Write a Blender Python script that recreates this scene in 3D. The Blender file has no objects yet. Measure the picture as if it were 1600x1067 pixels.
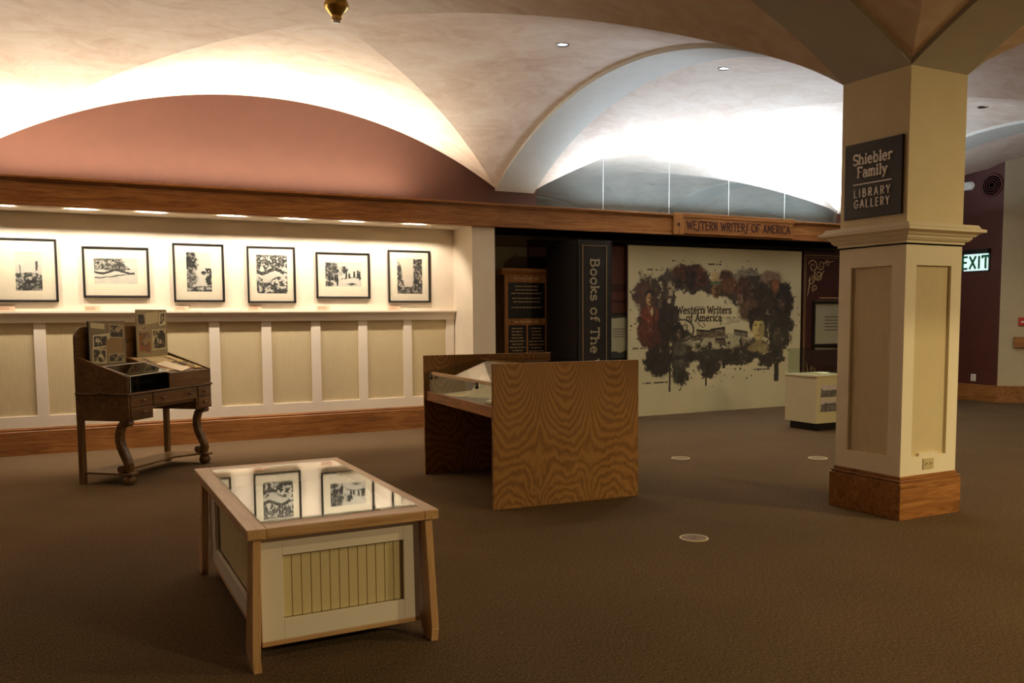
import bpy, bmesh, math, random
import numpy as np
from mathutils import Vector, Matrix

random.seed(7)
SC = bpy.context.scene
COL = SC.collection

# ------------------------------------------------------------------ camera, world, view
cam_d = bpy.data.cameras.new('camera')
cam = bpy.data.objects.new('camera', cam_d)
COL.objects.link(cam)
SC.camera = cam
FPX, PX, PY, HH = 1350.0, 800.0, 600.0, 1.5


def _n(v):
    return v / np.linalg.norm(v)


_X = _n(np.array([3450 - PX, (495.5 - 0.007 * 2650) - PY, FPX]))
_Z = _n(np.cross(np.array([-PX, 495.5 + 5.6 - PY, FPX]), np.array([1600 - PX, 495.5 - 5.6 - PY, FPX])))
if _Z[1] > 0:
    _Z = -_Z
_Y = np.cross(_Z, _X)
RW = np.stack([_X, _Y, _Z])
r_, u_, b_ = RW @ np.array([1, 0, 0.]), RW @ np.array([0, -1., 0]), -(RW @ np.array([0, 0, 1.]))
cam.matrix_world = Matrix(((r_[0], u_[0], b_[0], 0), (r_[1], u_[1], b_[1], 0), (r_[2], u_[2], b_[2], HH), (0, 0, 0, 1)))
cam_d.sensor_width = 36
cam_d.lens = FPX * 36 / 1600
cam_d.shift_y = (PY - 533.5) / 1600
cam_d.clip_start = 0.05

w = bpy.data.worlds.new('world')
SC.world = w
w.use_nodes = True
w.node_tree.nodes['Background'].inputs[0].default_value = (1.0, 0.82, 0.66, 1)
w.node_tree.nodes['Background'].inputs[1].default_value = 0.05
SC.view_settings.view_transform = 'Standard'
SC.view_settings.look = 'None'
SC.view_settings.exposure = 0.35
SC.view_settings.gamma = 1
SC.view_settings.use_curve_mapping = False


def area(name, loc, direction, sx, sy, power, color, spread=180):
    d = bpy.data.lights.new(name, 'AREA')
    d.shape = 'RECTANGLE' if sx != sy else 'ELLIPSE'
    d.size, d.size_y = sx, sy
    d.energy = power
    d.color = color
    d.spread = math.radians(spread)
    o = bpy.data.objects.new(name, d)
    COL.objects.link(o)
    o.location = loc
    z = -Vector(direction).normalized()
    x = Vector((1, 0, 0))
    x = (x - z * x.dot(z)).normalized()
    y = z.cross(x)
    o.matrix_world = Matrix(((x.x, y.x, z.x, loc[0]), (x.y, y.y, z.y, loc[1]), (x.z, y.z, z.z, loc[2]), (0, 0, 0, 1)))
    return o


def spot(name, loc, target, power, color, angle, blend, radius=0.03):
    d = bpy.data.lights.new(name, 'SPOT')
    d.energy = power
    d.color = color
    d.spot_size = math.radians(angle)
    d.spot_blend = blend
    d.shadow_soft_size = radius
    o = bpy.data.objects.new(name, d)
    COL.objects.link(o)
    o.location = loc
    o.rotation_euler = (Vector(target) - Vector(loc)).to_track_quat('-Z', 'Y').to_euler()
    return o


# cove strips lying on the ledge behind the oak beam, washing the vaults
area('cove_strip_warm', (1.55, 10.60, 2.95), (0, -0.22, 1), 5.0, 0.06, 145, (1.0, 0.87, 0.68), 165)
area('cove_strip_cool', (9.1, 10.60, 2.95), (0, -0.4, 1), 4.9, 0.06, 250, (0.74, 0.87, 1.0), 165)
area('cove_strip_warm_west', (-4.4, 10.60, 2.95), (0, -0.22, 1), 5.0, 0.06, 160, (1.0, 0.87, 0.68), 165)
# picture lamps in the slot above the recess
LAMP_X = [-0.62, 0.17, 0.88, 1.75, 2.48, 3.2, 4.02]
for lx in LAMP_X:
    spot('picture_lamp', (lx, 10.50, 2.778), (lx, 11.02, 1.85), 82, (1.0, 0.85, 0.71), 120, 0.45, 0.025)
# unseen warm fill lamps added behind and beside the camera, without fixtures
for (lx, ly, p) in [(8.4, -0.6, 290), (5.8, -4.2, 430), (12.3, 2.0, 70)]:
    area('unseen_fill_lamp', (lx, ly, 3.95), (0, 0, -1), 0.35, 0.35, p, (1.0, 0.78, 0.42))
area('unseen_fill_lamp', (16.2, 7.2, 3.95), (0, 0, -1), 0.35, 0.35, 40, (1.0, 0.8, 0.6))
for (lx, ly, lz) in ((4.45, 7.56, 4.15), (6.44, 7.5, 4.15)):
    area('recessed_light_beam', (lx, ly, lz), (0, 0, -1), 0.08, 0.08, 9, (1.0, 0.85, 0.65), 140)


# ------------------------------------------------------------------ colours and materials
def lin(c):
    c = c / 255.0
    return c / 12.92 if c <= 0.04045 else ((c + 0.055) / 1.055) ** 2.4


def S(r, g, b):
    return (lin(r), lin(g), lin(b), 1.0)


class NT:
    def __init__(s, name):
        s.m = bpy.data.materials.new(name)
        s.m.use_nodes = True
        s.t = s.m.node_tree
        s.b = s.t.nodes['Principled BSDF']
        s.out = s.t.nodes['Material Output']

    def n(s, typ, ins=None, **props):
        o = s.t.nodes.new(typ)
        for k, v in props.items():
            setattr(o, k, v)
        for k, v in (ins or {}).items():
            if isinstance(v, bpy.types.NodeSocket):
                s.t.links.new(v, o.inputs[k])
            else:
                o.inputs[k].default_value = v
        return o

    def link(s, a, b):
        s.t.links.new(a, b)

    def coord(s, scale=(1, 1, 1), out='Object', loc=(0, 0, 0)):
        c = s.n('ShaderNodeTexCoord')
        m = s.n('ShaderNodeMapping', {0: c.outputs[out], 'Scale': scale, 'Location': loc})
        return m.outputs[0]

    def noise(s, vec, scale=5.0, detail=4.0, rough=0.5, dist=0.0):
        return s.n('ShaderNodeTexNoise', {'Vector': vec, 'Scale': scale, 'Detail': detail, 'Roughness': rough, 'Distortion': dist}).outputs[0]

    def math(s, op, a, b=0.0, c=0.0):
        o = s.n('ShaderNodeMath', {0: a, 1: b, 2: c}, operation=op)
        return o.outputs[0]

    def ramp(s, fac, stops):
        o = s.n('ShaderNodeValToRGB', {0: fac})
        e = o.color_ramp.elements
        while len(e) < len(stops):
            e.new(0.5)
        for i, (p, c) in enumerate(stops):
            e[i].position = p
            e[i].color = c
        return o.outputs[0]

    def mix(s, fac, a, b, blend='MIX'):
        o = s.n('ShaderNodeMix', None, data_type='RGBA', blend_type=blend)
        for k, v in ((0, fac), (6, a), (7, b)):
            if isinstance(v, bpy.types.NodeSocket):
                s.t.links.new(v, o.inputs[k])
            else:
                o.inputs[k].default_value = v
        return o.outputs[2]

    def bump(s, h, strength=0.2, dist=0.01):
        o = s.n('ShaderNodeBump', {'Height': h, 'Strength': strength, 'Distance': dist})
        s.link(o.outputs[0], s.b.inputs['Normal'])

    def set(s, **kw):
        for k, v in kw.items():
            k = k.replace('_', ' ')
            i = s.b.inputs[k]
            if isinstance(v, bpy.types.NodeSocket):
                s.t.links.new(v, i)
            else:
                i.default_value = v
        return s


def paint(name, col, rough=0.5, var=0.06, spec=0.4, scale=6.0):
    t = NT(name)
    f = t.noise(t.coord(), scale, 5)
    d = tuple(c * (1 - var) for c in col[:3]) + (1,)
    l = tuple(min(1, c * (1 + var)) for c in col[:3]) + (1,)
    t.set(Base_Color=t.ramp(f, [(0.3, d), (0.7, l)]), Roughness=rough, Specular_IOR_Level=spec)
    t.bump(t.noise(t.coord(), 180, 2), 0.04, 0.002)
    return t.m


def plaster(name, a, b, c):
    t = NT(name)
    v = t.coord()
    f1 = t.noise(v, 0.9, 8, 0.62, 0.6)
    f2 = t.noise(t.coord((1, 1.7, 1), loc=(3, 1, 2)), 2.6, 8, 0.7, 1.0)
    k = t.math('MULTIPLY_ADD', f2, 0.6, t.math('MULTIPLY', f1, 0.5))
    col = t.ramp(k, [(0.38, a), (0.55, b), (0.72, c)])
    t.set(Base_Color=col, Roughness=0.75, Specular_IOR_Level=0.2)
    t.bump(f2, 0.08, 0.01)
    return t.m


def wood(name, dark, mid, light, axis='X', rough=0.42, scale=1.0, coat=0.0):
    t = NT(name)
    sc = {'X': (0.06, 1, 1), 'Y': (1, 0.06, 1), 'Z': (1, 1, 0.06)}[axis]
    v = t.coord(tuple(q * scale for q in sc))
    f1 = t.noise(v, 26, 5, 0.6, 1.2)
    f2 = t.noise(v, 140, 3, 0.6, 0.3)
    f3 = t.noise(t.coord(tuple(q * 3 * scale for q in sc)), 1.6, 2)
    k = t.math('ADD', t.math('MULTIPLY', f1, 0.55), t.math('MULTIPLY_ADD', f2, 0.25, t.math('MULTIPLY', f3, 0.2)))
    t.set(Base_Color=t.ramp(k, [(0.36, dark), (0.5, mid), (0.64, light)]), Roughness=rough, Specular_IOR_Level=0.35)
    if coat:
        t.set(Coat_Weight=coat, Coat_Roughness=0.3)
    t.bump(f2, 0.06, 0.003)
    return t.m


def cathedral(name, dark, mid, light):
    """plain-sawn oak veneer: flame figure in leaves side by side on the XZ face"""
    t = NT(name)
    c = t.n('ShaderNodeTexCoord')
    wob = t.noise(t.coord((1, 1, 0.5)), 5.0, 4, 0.55)
    fine = t.noise(t.coord((1, 1, 1)), 42, 4, 0.6)
    s = t.n('ShaderNodeSeparateXYZ', {0: c.outputs['Object']})
    pp = t.math('PINGPONG', t.math('ADD', s.outputs[0], 0.05), 0.225)
    xm = t.math('ADD', t.math('SUBTRACT', 0.225, pp), t.math('MULTIPLY', t.math('SUBTRACT', wob, 0.5), 0.10))
    xq = t.math('MULTIPLY', xm, xm)
    zc = s.outputs[2]
    kz = t.math('MULTIPLY', t.math('SUBTRACT', zc, 0.36), 15.0)
    val = t.math('SUBTRACT', zc, t.math('MULTIPLY', kz, xq))
    val = t.math('ADD', val, t.math('MULTIPLY', t.math('SUBTRACT', wob, 0.5), 0.30))
    val = t.math('ADD', val, t.math('MULTIPLY', t.math('SUBTRACT', fine, 0.5), 0.016))
    band = t.math('SINE', t.math('MULTIPLY', val, 88))
    band = t.math('MULTIPLY_ADD', band, 0.5, 0.5)
    pore = t.noise(t.coord((1, 1, 0.04)), 220, 3, 0.65)
    soft = t.noise(t.coord((1, 1, 0.3), loc=(2, 0, 1)), 4.5, 3)
    k = t.math('ADD', t.math('MULTIPLY', band, 0.26), t.math('MULTIPLY_ADD', pore, 0.54, t.math('MULTIPLY', soft, 0.2)))
    t.set(Base_Color=t.ramp(k, [(0.28, dark), (0.5, mid), (0.74, light)]), Roughness=0.5, Specular_IOR_Level=0.25)
    t.bump(pore, 0.06, 0.003)
    return t.m


def beadboard(name, col, pitch, axis=0, depth=0.35):
    t = NT(name)
    c = t.n('ShaderNodeTexCoord')
    s = t.n('ShaderNodeSeparateXYZ', {0: c.outputs['Object']})
    x = t.math('MULTIPLY', s.outputs[axis], 1.0 / pitch)
    fr = t.math('FRACT', x)
    d = t.math('ABSOLUTE', t.math('SUBTRACT', fr, 0.5))
    g = t.math('SMOOTH_MIN', t.math('MULTIPLY', d, 6.0), 1.0, 0.3)
    f = t.noise(t.coord(), 8, 4)
    dk = tuple(q * 0.72 for q in col[:3]) + (1,)
    base = t.ramp(f, [(0.3, tuple(q * .95 for q in col[:3]) + (1,)), (0.7, col)])
    t.set(Base_Color=t.mix(t.math('MULTIPLY_ADD', g, 0.8, 0.2), dk, base), Roughness=0.55, Specular_IOR_Level=0.3)
    t.bump(g, depth, 0.004)
    return t.m


def carpet():
    t = NT('loop_pile_carpet')
    a = t.noise(t.coord((1, 1, 1)), 95, 4, 0.7)
    b = t.noise(t.coord((60, 14, 1), loc=(1, 2, 0)), 3.0, 3, 0.6)
    c = t.noise(t.coord(), 1.1, 3)
    k = t.math('ADD', t.math('MULTIPLY', a, 0.55), t.math('MULTIPLY_ADD', b, 0.4, t.math('MULTIPLY', c, 0.08)))
    t.set(Base_Color=t.ramp(k, [(0.36, S(55, 44, 32)), (0.52, S(99, 81, 59)), (0.68, S(138, 116, 88))]), Roughness=0.95, Specular_IOR_Level=0.05)
    t.bump(k, 0.5, 0.006)
    return t.m


def plain(name, col, rough=0.5, metal=0.0, spec=0.4):
    t = NT(name)
    f = t.noise(t.coord(), 20, 3)
    t.set(Base_Color=t.ramp(f, [(0.3, tuple(c * .94 for c in col[:3]) + (1,)), (0.7, col)]), Roughness=rough, Metallic=metal, Specular_IOR_Level=spec)
    return t.m


def glow(name, col, strength):
    t = NT(name)
    t.set(Base_Color=col, Emission_Color=col, Emission_Strength=strength, Roughness=0.4)
    return t.m


def printed(name='printed_picture', rough=0.6, spec=0.2):
    t = NT(name)
    a = t.n('ShaderNodeVertexColor', None, layer_name='Col')
    f = t.noise(t.coord(), 300, 2)
    t.set(Base_Color=t.mix(0.05, a.outputs[0], t.ramp(f, [(0, (0, 0, 0, 1)), (1, (1, 1, 1, 1))])), Roughness=rough, Specular_IOR_Level=spec)
    return t.m


def glass(name, tint=(1, 1, 1, 1), ior=1.5, rough=0.0, extra=0.0):
    t = NT(name)
    r0 = ((ior - 1) / (ior + 1)) ** 2
    fc = t.n('ShaderNodeLayerWeight', {0: 0.5}).outputs[1]
    fr = t.math('MULTIPLY_ADD', t.math('POWER', fc, 5.0), 1 - r0, r0 + extra)
    fr = t.math('MINIMUM', fr, 1.0)
    tr = t.n('ShaderNodeBsdfTransparent', {0: tint})
    gl = t.n('ShaderNodeBsdfGlossy', {'Roughness': rough})
    mx = t.n('ShaderNodeMixShader', {0: fr, 1: tr.outputs[0], 2: gl.outputs[0]})
    t.link(mx.outputs[0], t.out.inputs[0])
    return t.m


M = {}
M['vault'] = plaster('mottled_plaster', S(204, 178, 160), S(222, 204, 189), S(233, 223, 213))
M['rib'] = paint('rib_paint', S(188, 186, 178), 0.7, 0.03)
M['cream'] = paint('cream_paint', S(230, 217, 194), 0.5, 0.03)
M['white_trim'] = paint('white_trim_paint', S(236, 224, 204), 0.45, 0.02)
M['bead_x'] = beadboard('fine_beadboard_x', S(214, 196, 154), 0.022, 0)
M['bead_y'] = beadboard('fine_beadboard_y', S(214, 196, 154), 0.022, 1)
M['column_paint'] = paint('column_paint', S(222, 207, 166), 0.55, 0.03)
M['column_trim'] = paint('column_trim_paint', S(234, 223, 194), 0.5, 0.02)
M['terracotta'] = paint('terracotta_paint', S(84, 53, 42), 0.7, 0.04)
M['maroon'] = paint('maroon_paint', S(84, 40, 30), 0.6, 0.06)
M['nook'] = paint('nook_wall_paint', S(150, 138, 108), 0.7, 0.04)
M['beige'] = paint('beige_paint', S(190, 178, 150), 0.6, 0.04)
M['carpet'] = carpet()
OAK = (S(104, 64, 30), S(148, 96, 48), S(178, 124, 70))
M['oak_x'] = wood('oak_x', *OAK, axis='X')
M['oak_y'] = wood('oak_y', *OAK, axis='Y')
M['oak_z'] = wood('oak_z', *OAK, axis='Z')
LOAK = (S(168, 124, 80), S(198, 154, 106), S(214, 176, 128))
M['loak_x'] = wood('light_oak_x', *LOAK, axis='X', rough=0.38, coat=0.6)
M['loak_y'] = wood('light_oak_y', *LOAK, axis='Y', rough=0.38, coat=0.6)
M['loak_z'] = wood('light_oak_z', *LOAK, axis='Z', rough=0.38, coat=0.6)
DW = (S(66, 44, 22), S(98, 68, 36), S(126, 92, 52))
M['desk_x'] = wood('old_walnut_x', *DW, axis='X', rough=0.35)
M['desk_z'] = wood('old_walnut_z', *DW, axis='Z', rough=0.35)
M['veneer'] = cathedral('oak_veneer', S(112, 76, 38), S(146, 102, 52), S(166, 120, 66))
M['black'] = plain('black_lacquer', S(26, 22, 20), 0.4)
M['black_matte'] = plain('black_cloth', S(20, 17, 15), 0.8, spec=0.15)
M['mat_board'] = plain('mat_board', S(238, 222, 200), 0.8, spec=0.1)
M['print'] = printed()
M['print_gloss'] = printed('printed_panel', 0.35, 0.35)
M['paper'] = plain('old_paper', S(214, 196, 150), 0.8, spec=0.1)
M['white_paper'] = plain('white_paper', S(236, 226, 200), 0.8, spec=0.1)
M['card'] = plain('caption_card', S(226, 190, 160), 0.7)
M['glass'] = glass('clear_glass', (0.97, 0.985, 0.97, 1), 1.25)
M['glass_case'] = glass('case_glass', (0.93, 0.96, 0.93, 1), 1.45)
M['glass_top'] = glass('table_glass', (0.9, 0.93, 0.9, 1), 1.7, 0.0, 0.02)
_t = NT('lunette_glass')
_t.set(Base_Color=_t.ramp(_t.noise(_t.coord(), 3, 2), [(0.3, S(62, 66, 64)), (0.7, S(70, 74, 71))]), Roughness=0.015, IOR=3.3)
M['lunette_glass'] = _t.m
M['lid_tan'] = plain('lid_tan', S(128, 108, 78), 0.7)
M['joint'] = plain('glass_joint', S(150, 158, 158), 0.5)
M['brass'] = plain('brass', S(190, 150, 80), 0.3, 1.0)
M['metal'] = plain('dark_metal', S(60, 56, 50), 0.4, 0.8)
M['plastic'] = plain('ivory_plastic', S(200, 184, 136), 0.45)
M['white_plastic'] = plain('white_plastic', S(235, 232, 225), 0.4)
M['sign_black'] = plain('sign_black', S(34, 31, 30), 0.5)
M['sign_letter'] = plain('sign_letter', S(250, 247, 244), 0.35)
M['spine_letter'] = plain('spine_letter', S(160, 150, 128), 0.6)
M['maroon_dark'] = paint('maroon_panel_print', S(84, 42, 34), 0.5, 0.08)
M['maroon_deep'] = paint('scrollwork_panel_print', S(62, 30, 26), 0.5, 0.08)
M['notice'] = plain('notice_paper', S(158, 152, 126), 0.7)
M['pedestal'] = paint('pedestal_paint', S(196, 184, 146), 0.5, 0.03)
M['gold'] = plain('gilt_letter', S(178, 150, 104), 0.5)
M['ink'] = plain('letter_ink', S(58, 24, 20), 0.6)
M['dark_ink'] = plain('print_ink', S(50, 44, 38), 0.7)
M['felt'] = plain('display_felt', S(120, 112, 100), 0.9, spec=0.05)
M['red'] = plain('alarm_red', S(190, 30, 24), 0.4)
M['lens_glow'] = glow('lamp_lens_glow', (1.0, 0.88, 0.7, 1), 14.0)
M['down_glow'] = glow('downlight_lens', (0.92, 0.95, 1.0, 1), 1.1)
M['exit_face'] = glow('exit_panel', (0.66, 0.92, 0.9, 1), 0.7)
M['exit_green'] = plain('exit_green', S(40, 130, 90), 0.5)
M['book_black'] = plain('book_cloth', S(30, 26, 25), 0.6)
M['plaque'] = plain('plaque_black', S(28, 25, 28), 0.35)


# ------------------------------------------------------------------ mesh helpers
class MB:
    def __init__(s):
        s.v, s.f, s.m = [], [], []
        s.cur = 0

    def quad(s, pts):
        i = len(s.v)
        s.v += [tuple(p) for p in pts]
        s.f.append(tuple(range(i, i + len(pts))))
        s.m.append(s.cur)

    def box(s, x0, x1, y0, y1, z0, z1):
        s.hexa([(x0, y0, z0), (x1, y0, z0), (x1, y1, z0), (x0, y1, z0)], [(x0, y0, z1), (x1, y0, z1), (x1, y1, z1), (x0, y1, z1)])
        return s

    def hexa(s, a, b):
        """loft between two equal polygons (bottom counter-clockwise seen from above)"""
        n = len(a)
        i = len(s.v)
        s.v += [tuple(p) for p in a] + [tuple(p) for p in b]
        fs = [tuple(i + k for k in reversed(range(n))), tuple(i + n + k for k in range(n))]
        fs += [(i + k, i + (k + 1) % n, i + n + (k + 1) % n, i + n + k) for k in range(n)]
        s.f += fs
        s.m += [s.cur] * len(fs)
        return s

    def prism(s, prof, fn, a, b):
        """extrude 2-D profile (list of (p,q)); fn(p,q,t)->xyz, t from a to b"""
        return s.hexa([fn(p, q, a) for p, q in prof], [fn(p, q, b) for p, q in prof])

    def lathe(s, prof, cx=0, cy=0, cz=0, n=24, axis='Z'):
        i = len(s.v)
        k = len(prof)
        for r, z in prof:
            for j in range(n):
                a = 2 * math.pi * j / n
                p, q = r * math.cos(a), r * math.sin(a)
                s.v.append({'Z': (cx + p, cy + q, cz + z), 'Y': (cx + p, cy + z, cz + q), 'X': (cx + z, cy + p, cz + q)}[axis])
        for a in range(k - 1):
            for j in range(n):
                j2 = (j + 1) % n
                s.f.append((i + a * n + j, i + a * n + j2, i + (a + 1) * n + j2, i + (a + 1) * n + j))
                s.m.append(s.cur)
        s.f.append(tuple(i + j for j in reversed(range(n))))
        s.f.append(tuple(i + (k - 1) * n + j for j in range(n)))
        s.m += [s.cur] * 2
        return s

    def tube(s, pts, radii, n=10, sq=None):
        """round tube along pts; sq=(a,b) gives half sizes of a rectangular section (a along local side, b across)"""
        P = [Vector(p) for p in pts]
        if not isinstance(radii, (list, tuple)):
            radii = [radii] * len(P)
        i = len(s.v)
        up = Vector((0, 0, 1)) if abs((P[1] - P[0]).normalized().z) < 0.95 else Vector((1, 0, 0))
        if sq:
            up = Vector(sq)
        for k, p in enumerate(P):
            d = (P[min(k + 1, len(P) - 1)] - P[max(k - 1, 0)]).normalized()
            a = d.cross(up).normalized()
            b = a.cross(d).normalized()
            up = b
            for j in range(n):
                t = 2 * math.pi * j / n
                r = radii[k]
                if isinstance(r, tuple):
                    c, e = math.cos(t), math.sin(t)
                    q = (abs(c) ** 0.5 * (1 if c > 0 else -1) * r[0], abs(e) ** 0.5 * (1 if e > 0 else -1) * r[1])
                else:
                    q = (math.cos(t) * r, math.sin(t) * r)
                s.v.append(tuple(p + a * q[0] + b * q[1]))
        for k in range(len(P) - 1):
            for j in range(n):
                j2 = (j + 1) % n
                s.f.append((i + k * n + j, i + k * n + j2, i + (k + 1) * n + j2, i + (k + 1) * n + j))
                s.m.append(s.cur)
        s.f.append(tuple(i + j for j in reversed(range(n))))
        s.f.append(tuple(i + (len(P) - 1) * n + j for j in range(n)))
        s.m += [s.cur] * 2
        return s

    def build(s, name, mat, parent=None, bevel=0.0, smooth=False, angle=35, loc=None, rot=None):
        me = bpy.data.meshes.new(name)
        me.from_pydata(s.v, [], s.f)
        mats = mat if isinstance(mat, (list, tuple)) else [mat]
        for m in mats:
            me.materials.append(m)
        if len(mats) > 1:
            me.polygons.foreach_set('material_index', s.m)
        bm = bmesh.new()
        bm.from_mesh(me)
        bmesh.ops.recalc_face_normals(bm, faces=bm.faces)
        if smooth:
            for f in bm.faces:
                f.smooth = True
            for e in bm.edges:
                if len(e.link_faces) == 2 and e.calc_face_angle(0) > math.radians(angle):
                    e.smooth = False
        bm.to_mesh(me)
        bm.free()
        me.update()
        o = bpy.data.objects.new(name, me)
        COL.objects.link(o)
        if parent:
            o.parent = parent
        if loc:
            o.location = loc
        if rot:
            o.rotation_euler = rot
        if bevel:
            b = o.modifiers.new('edge', 'BEVEL')
            b.width = bevel
            b.segments = 2
            b.limit_method = 'ANGLE'
            b.angle_limit = math.radians(40)
        return o


def box(name, mat, x0, x1, y0, y1, z0, z1, parent=None, bevel=0.0):
    return MB().box(x0, x1, y0, y1, z0, z1).build(name, mat, parent, bevel)


def thing(name, label, cat, loc=(0, 0, 0), rz=0.0, group=None):
    o = bpy.data.objects.new(name, None)
    o.empty_display_size = 0.1
    COL.objects.link(o)
    o.location = loc
    o.rotation_euler = (0, 0, rz)
    return tag(o, label, cat, group)


def tag(o, label, cat, group=None):
    o['label'] = label
    o['category'] = cat
    if group:
        o['group'] = group
    return o


def struct(o):
    o['kind'] = 'structure'
    return o


# ------------------------------------------------------------------ stroke lettering
def arc(cx, cy, rx, ry, a0, a1, n=12):
    return [(cx + rx * math.cos(math.radians(a0 + (a1 - a0) * i / n)), cy + ry * math.sin(math.radians(a0 + (a1 - a0) * i / n))) for i in range(n + 1)]


L = lambda *p: list(p)
GL = {  # char: (advance, strokes, serif points (x, y, side) side: 0 both, -1 left only)
    'S': (.62, [arc(.31, .74, .25, .26, 20, 270) + arc(.31, .24, .27, .24, 90, -160)], []),
    'h': (.64, [L((.1, 0), (.1, 1)), L((.1, .4)) + arc(.31, .42, .2, .24, 180, 0) + L((.51, 0))], [(.1, 0, 0), (.51, 0, 0), (.1, 1, -1)]),
    'i': (.3, [L((.15, 0), (.15, .66)), L((.15, .84), (.15, .96))], [(.15, 0, 0), (.15, .66, -1)]),
    'e': (.58, [L((.08, .36), (.5, .36)), arc(.29, .33, .22, .33, 5, 320)], []),
    'b': (.64, [L((.1, 0), (.1, 1)), arc(.33, .33, .22, .33, -180, 180, 18)], [(.1, 1, -1)]),
    'l': (.3, [L((.15, 0), (.15, 1))], [(.15, 0, 0), (.15, 1, -1)]),
    'r': (.48, [L((.14, 0), (.14, .66)), L((.14, .36)) + arc(.34, .44, .2, .2, 180, 50)], [(.14, 0, 0), (.14, .66, -1)]),
    'F': (.62, [L((.1, 0), (.1, 1)), L((.1, 1), (.55, 1), (.55, .86)), L((.1, .52), (.42, .52))], [(.1, 0, 0), (.1, 1, -1)]),
    'a': (.6, [arc(.27, .2, .19, .2, 0, 360, 18), L((.46, 0)) + L((.46, .44)) + arc(.27, .44, .19, .22, 0, 150)], [(.48, 0, 0)]),
    'm': (.92, [L((.1, 0), (.1, .66)), L((.1, .4)) + arc(.27, .44, .17, .22, 180, 0) + L((.44, 0)), L((.44, .4)) + arc(.61, .44, .17, .22, 180, 0) + L((.78, 0))], [(.1, 0, 0), (.44, 0, 0), (.78, 0, 0), (.1, .66, -1)]),
    'y': (.58, [L((.06, .66), (.29, .06)), L((.52, .66), (.2, -.22), (.06, -.25))], [(.06, .66, 0), (.52, .66, 0)]),
    'B': (.66, [L((.1, 0), (.1, 1)), L((.1, 1), (.3, 1)) + arc(.3, .76, .22, .24, 90, -90) + L((.1, .52)), L((.3, .52)) + arc(.3, .26, .27, .26, 90, -90) + L((.1, 0))], [(.1, 0, -1), (.1, 1, -1)]),
    'o': (.62, [arc(.31, .33, .23, .33, 0, 360, 20)], []),
    'k': (.6, [L((.1, 0), (.1, 1)), L((.46, .66), (.1, .28)), L((.24, .4), (.5, 0))], [(.1, 0, 0), (.1, 1, -1), (.46, .66, 0), (.5, 0, 0)]),
    's': (.5, [arc(.24, .5, .17, .16, 30, 270) + arc(.24, .17, .19, .17, 90, -160)], []),
    'f': (.42, [arc(.34, .8, .16, .2, 60, 180) + L((.18, 0)), L((.03, .64), (.36, .64))], [(.18, 0, 0)]),
    'T': (.66, [L((.33, 0), (.33, 1)), L((.03, .86), (.03, 1), (.63, 1), (.63, .86))], [(.33, 0, 0)]),
    'W': (.96, [L((.04, 1), (.26, 0), (.48, .85), (.7, 0), (.92, 1))], [(.04, 1, 0), (.92, 1, 0)]),
    'n': (.64, [L((.1, 0), (.1, .66)), L((.1, .4)) + arc(.31, .42, .2, .24, 180, 0) + L((.51, 0))], [(.1, 0, 0), (.51, 0, 0), (.1, .66, -1)]),
    't': (.42, [L((.18, .92), (.18, .15)) + arc(.31, .15, .13, .15, 180, 300), L((.04, .64), (.36, .64))], []),
    'A': (.68, [L((.03, 0), (.33, 1), (.63, 0)), L((.14, .33), (.52, .33))], [(.03, 0, 0), (.63, 0, 0)]),
    'c': (.54, [arc(.29, .33, .22, .33, 45, 315)], []),
    'L': (.54, [L((.1, 1), (.1, 0), (.5, 0))], []),
    'I': (.24, [L((.12, 0), (.12, 1))], []),
    'R': (.62, [L((.1, 0), (.1, 1)), L((.1, 1), (.3, 1)) + arc(.3, .75, .22, .25, 90, -90) + L((.1, .5)), L((.28, .5), (.56, 0))], []),
    'Y': (.6, [L((.03, 1), (.3, .45), (.57, 1)), L((.3, .45), (.3, 0))], []),
    'G': (.82, [arc(.42, .5, .34, .5, 48, 325) + L((.72, .45), (.46, .45))], []),
    'E': (.56, [L((.5, 1), (.1, 1), (.1, 0), (.5, 0)), L((.1, .52), (.44, .52))], []),
    'X': (.64, [L((.05, 0), (.59, 1)), L((.05, 1), (.59, 0))], []),
    'N': (.66, [L((.1, 0), (.1, 1), (.54, 0), (.54, 1))], []),
    'O': (.84, [arc(.42, .5, .36, .5, 0, 360, 22)], []),
    'M': (.8, [L((.08, 0), (.12, 1), (.4, .3), (.68, 1), (.72, 0))], []),
    'C': (.74, [arc(.42, .5, .34, .5, 48, 312)], []),
    '$': (.5, [L((.56, 1.02), (.34, .98), (.26, .7), (.3, .3), (.2, -.12), (-.06, -.18))], []),
    ' ': (.36, [], []),
}


def text_width(txt, h, track):
    return sum(GL[c][0] + track for c in txt) * h - track * h


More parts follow.
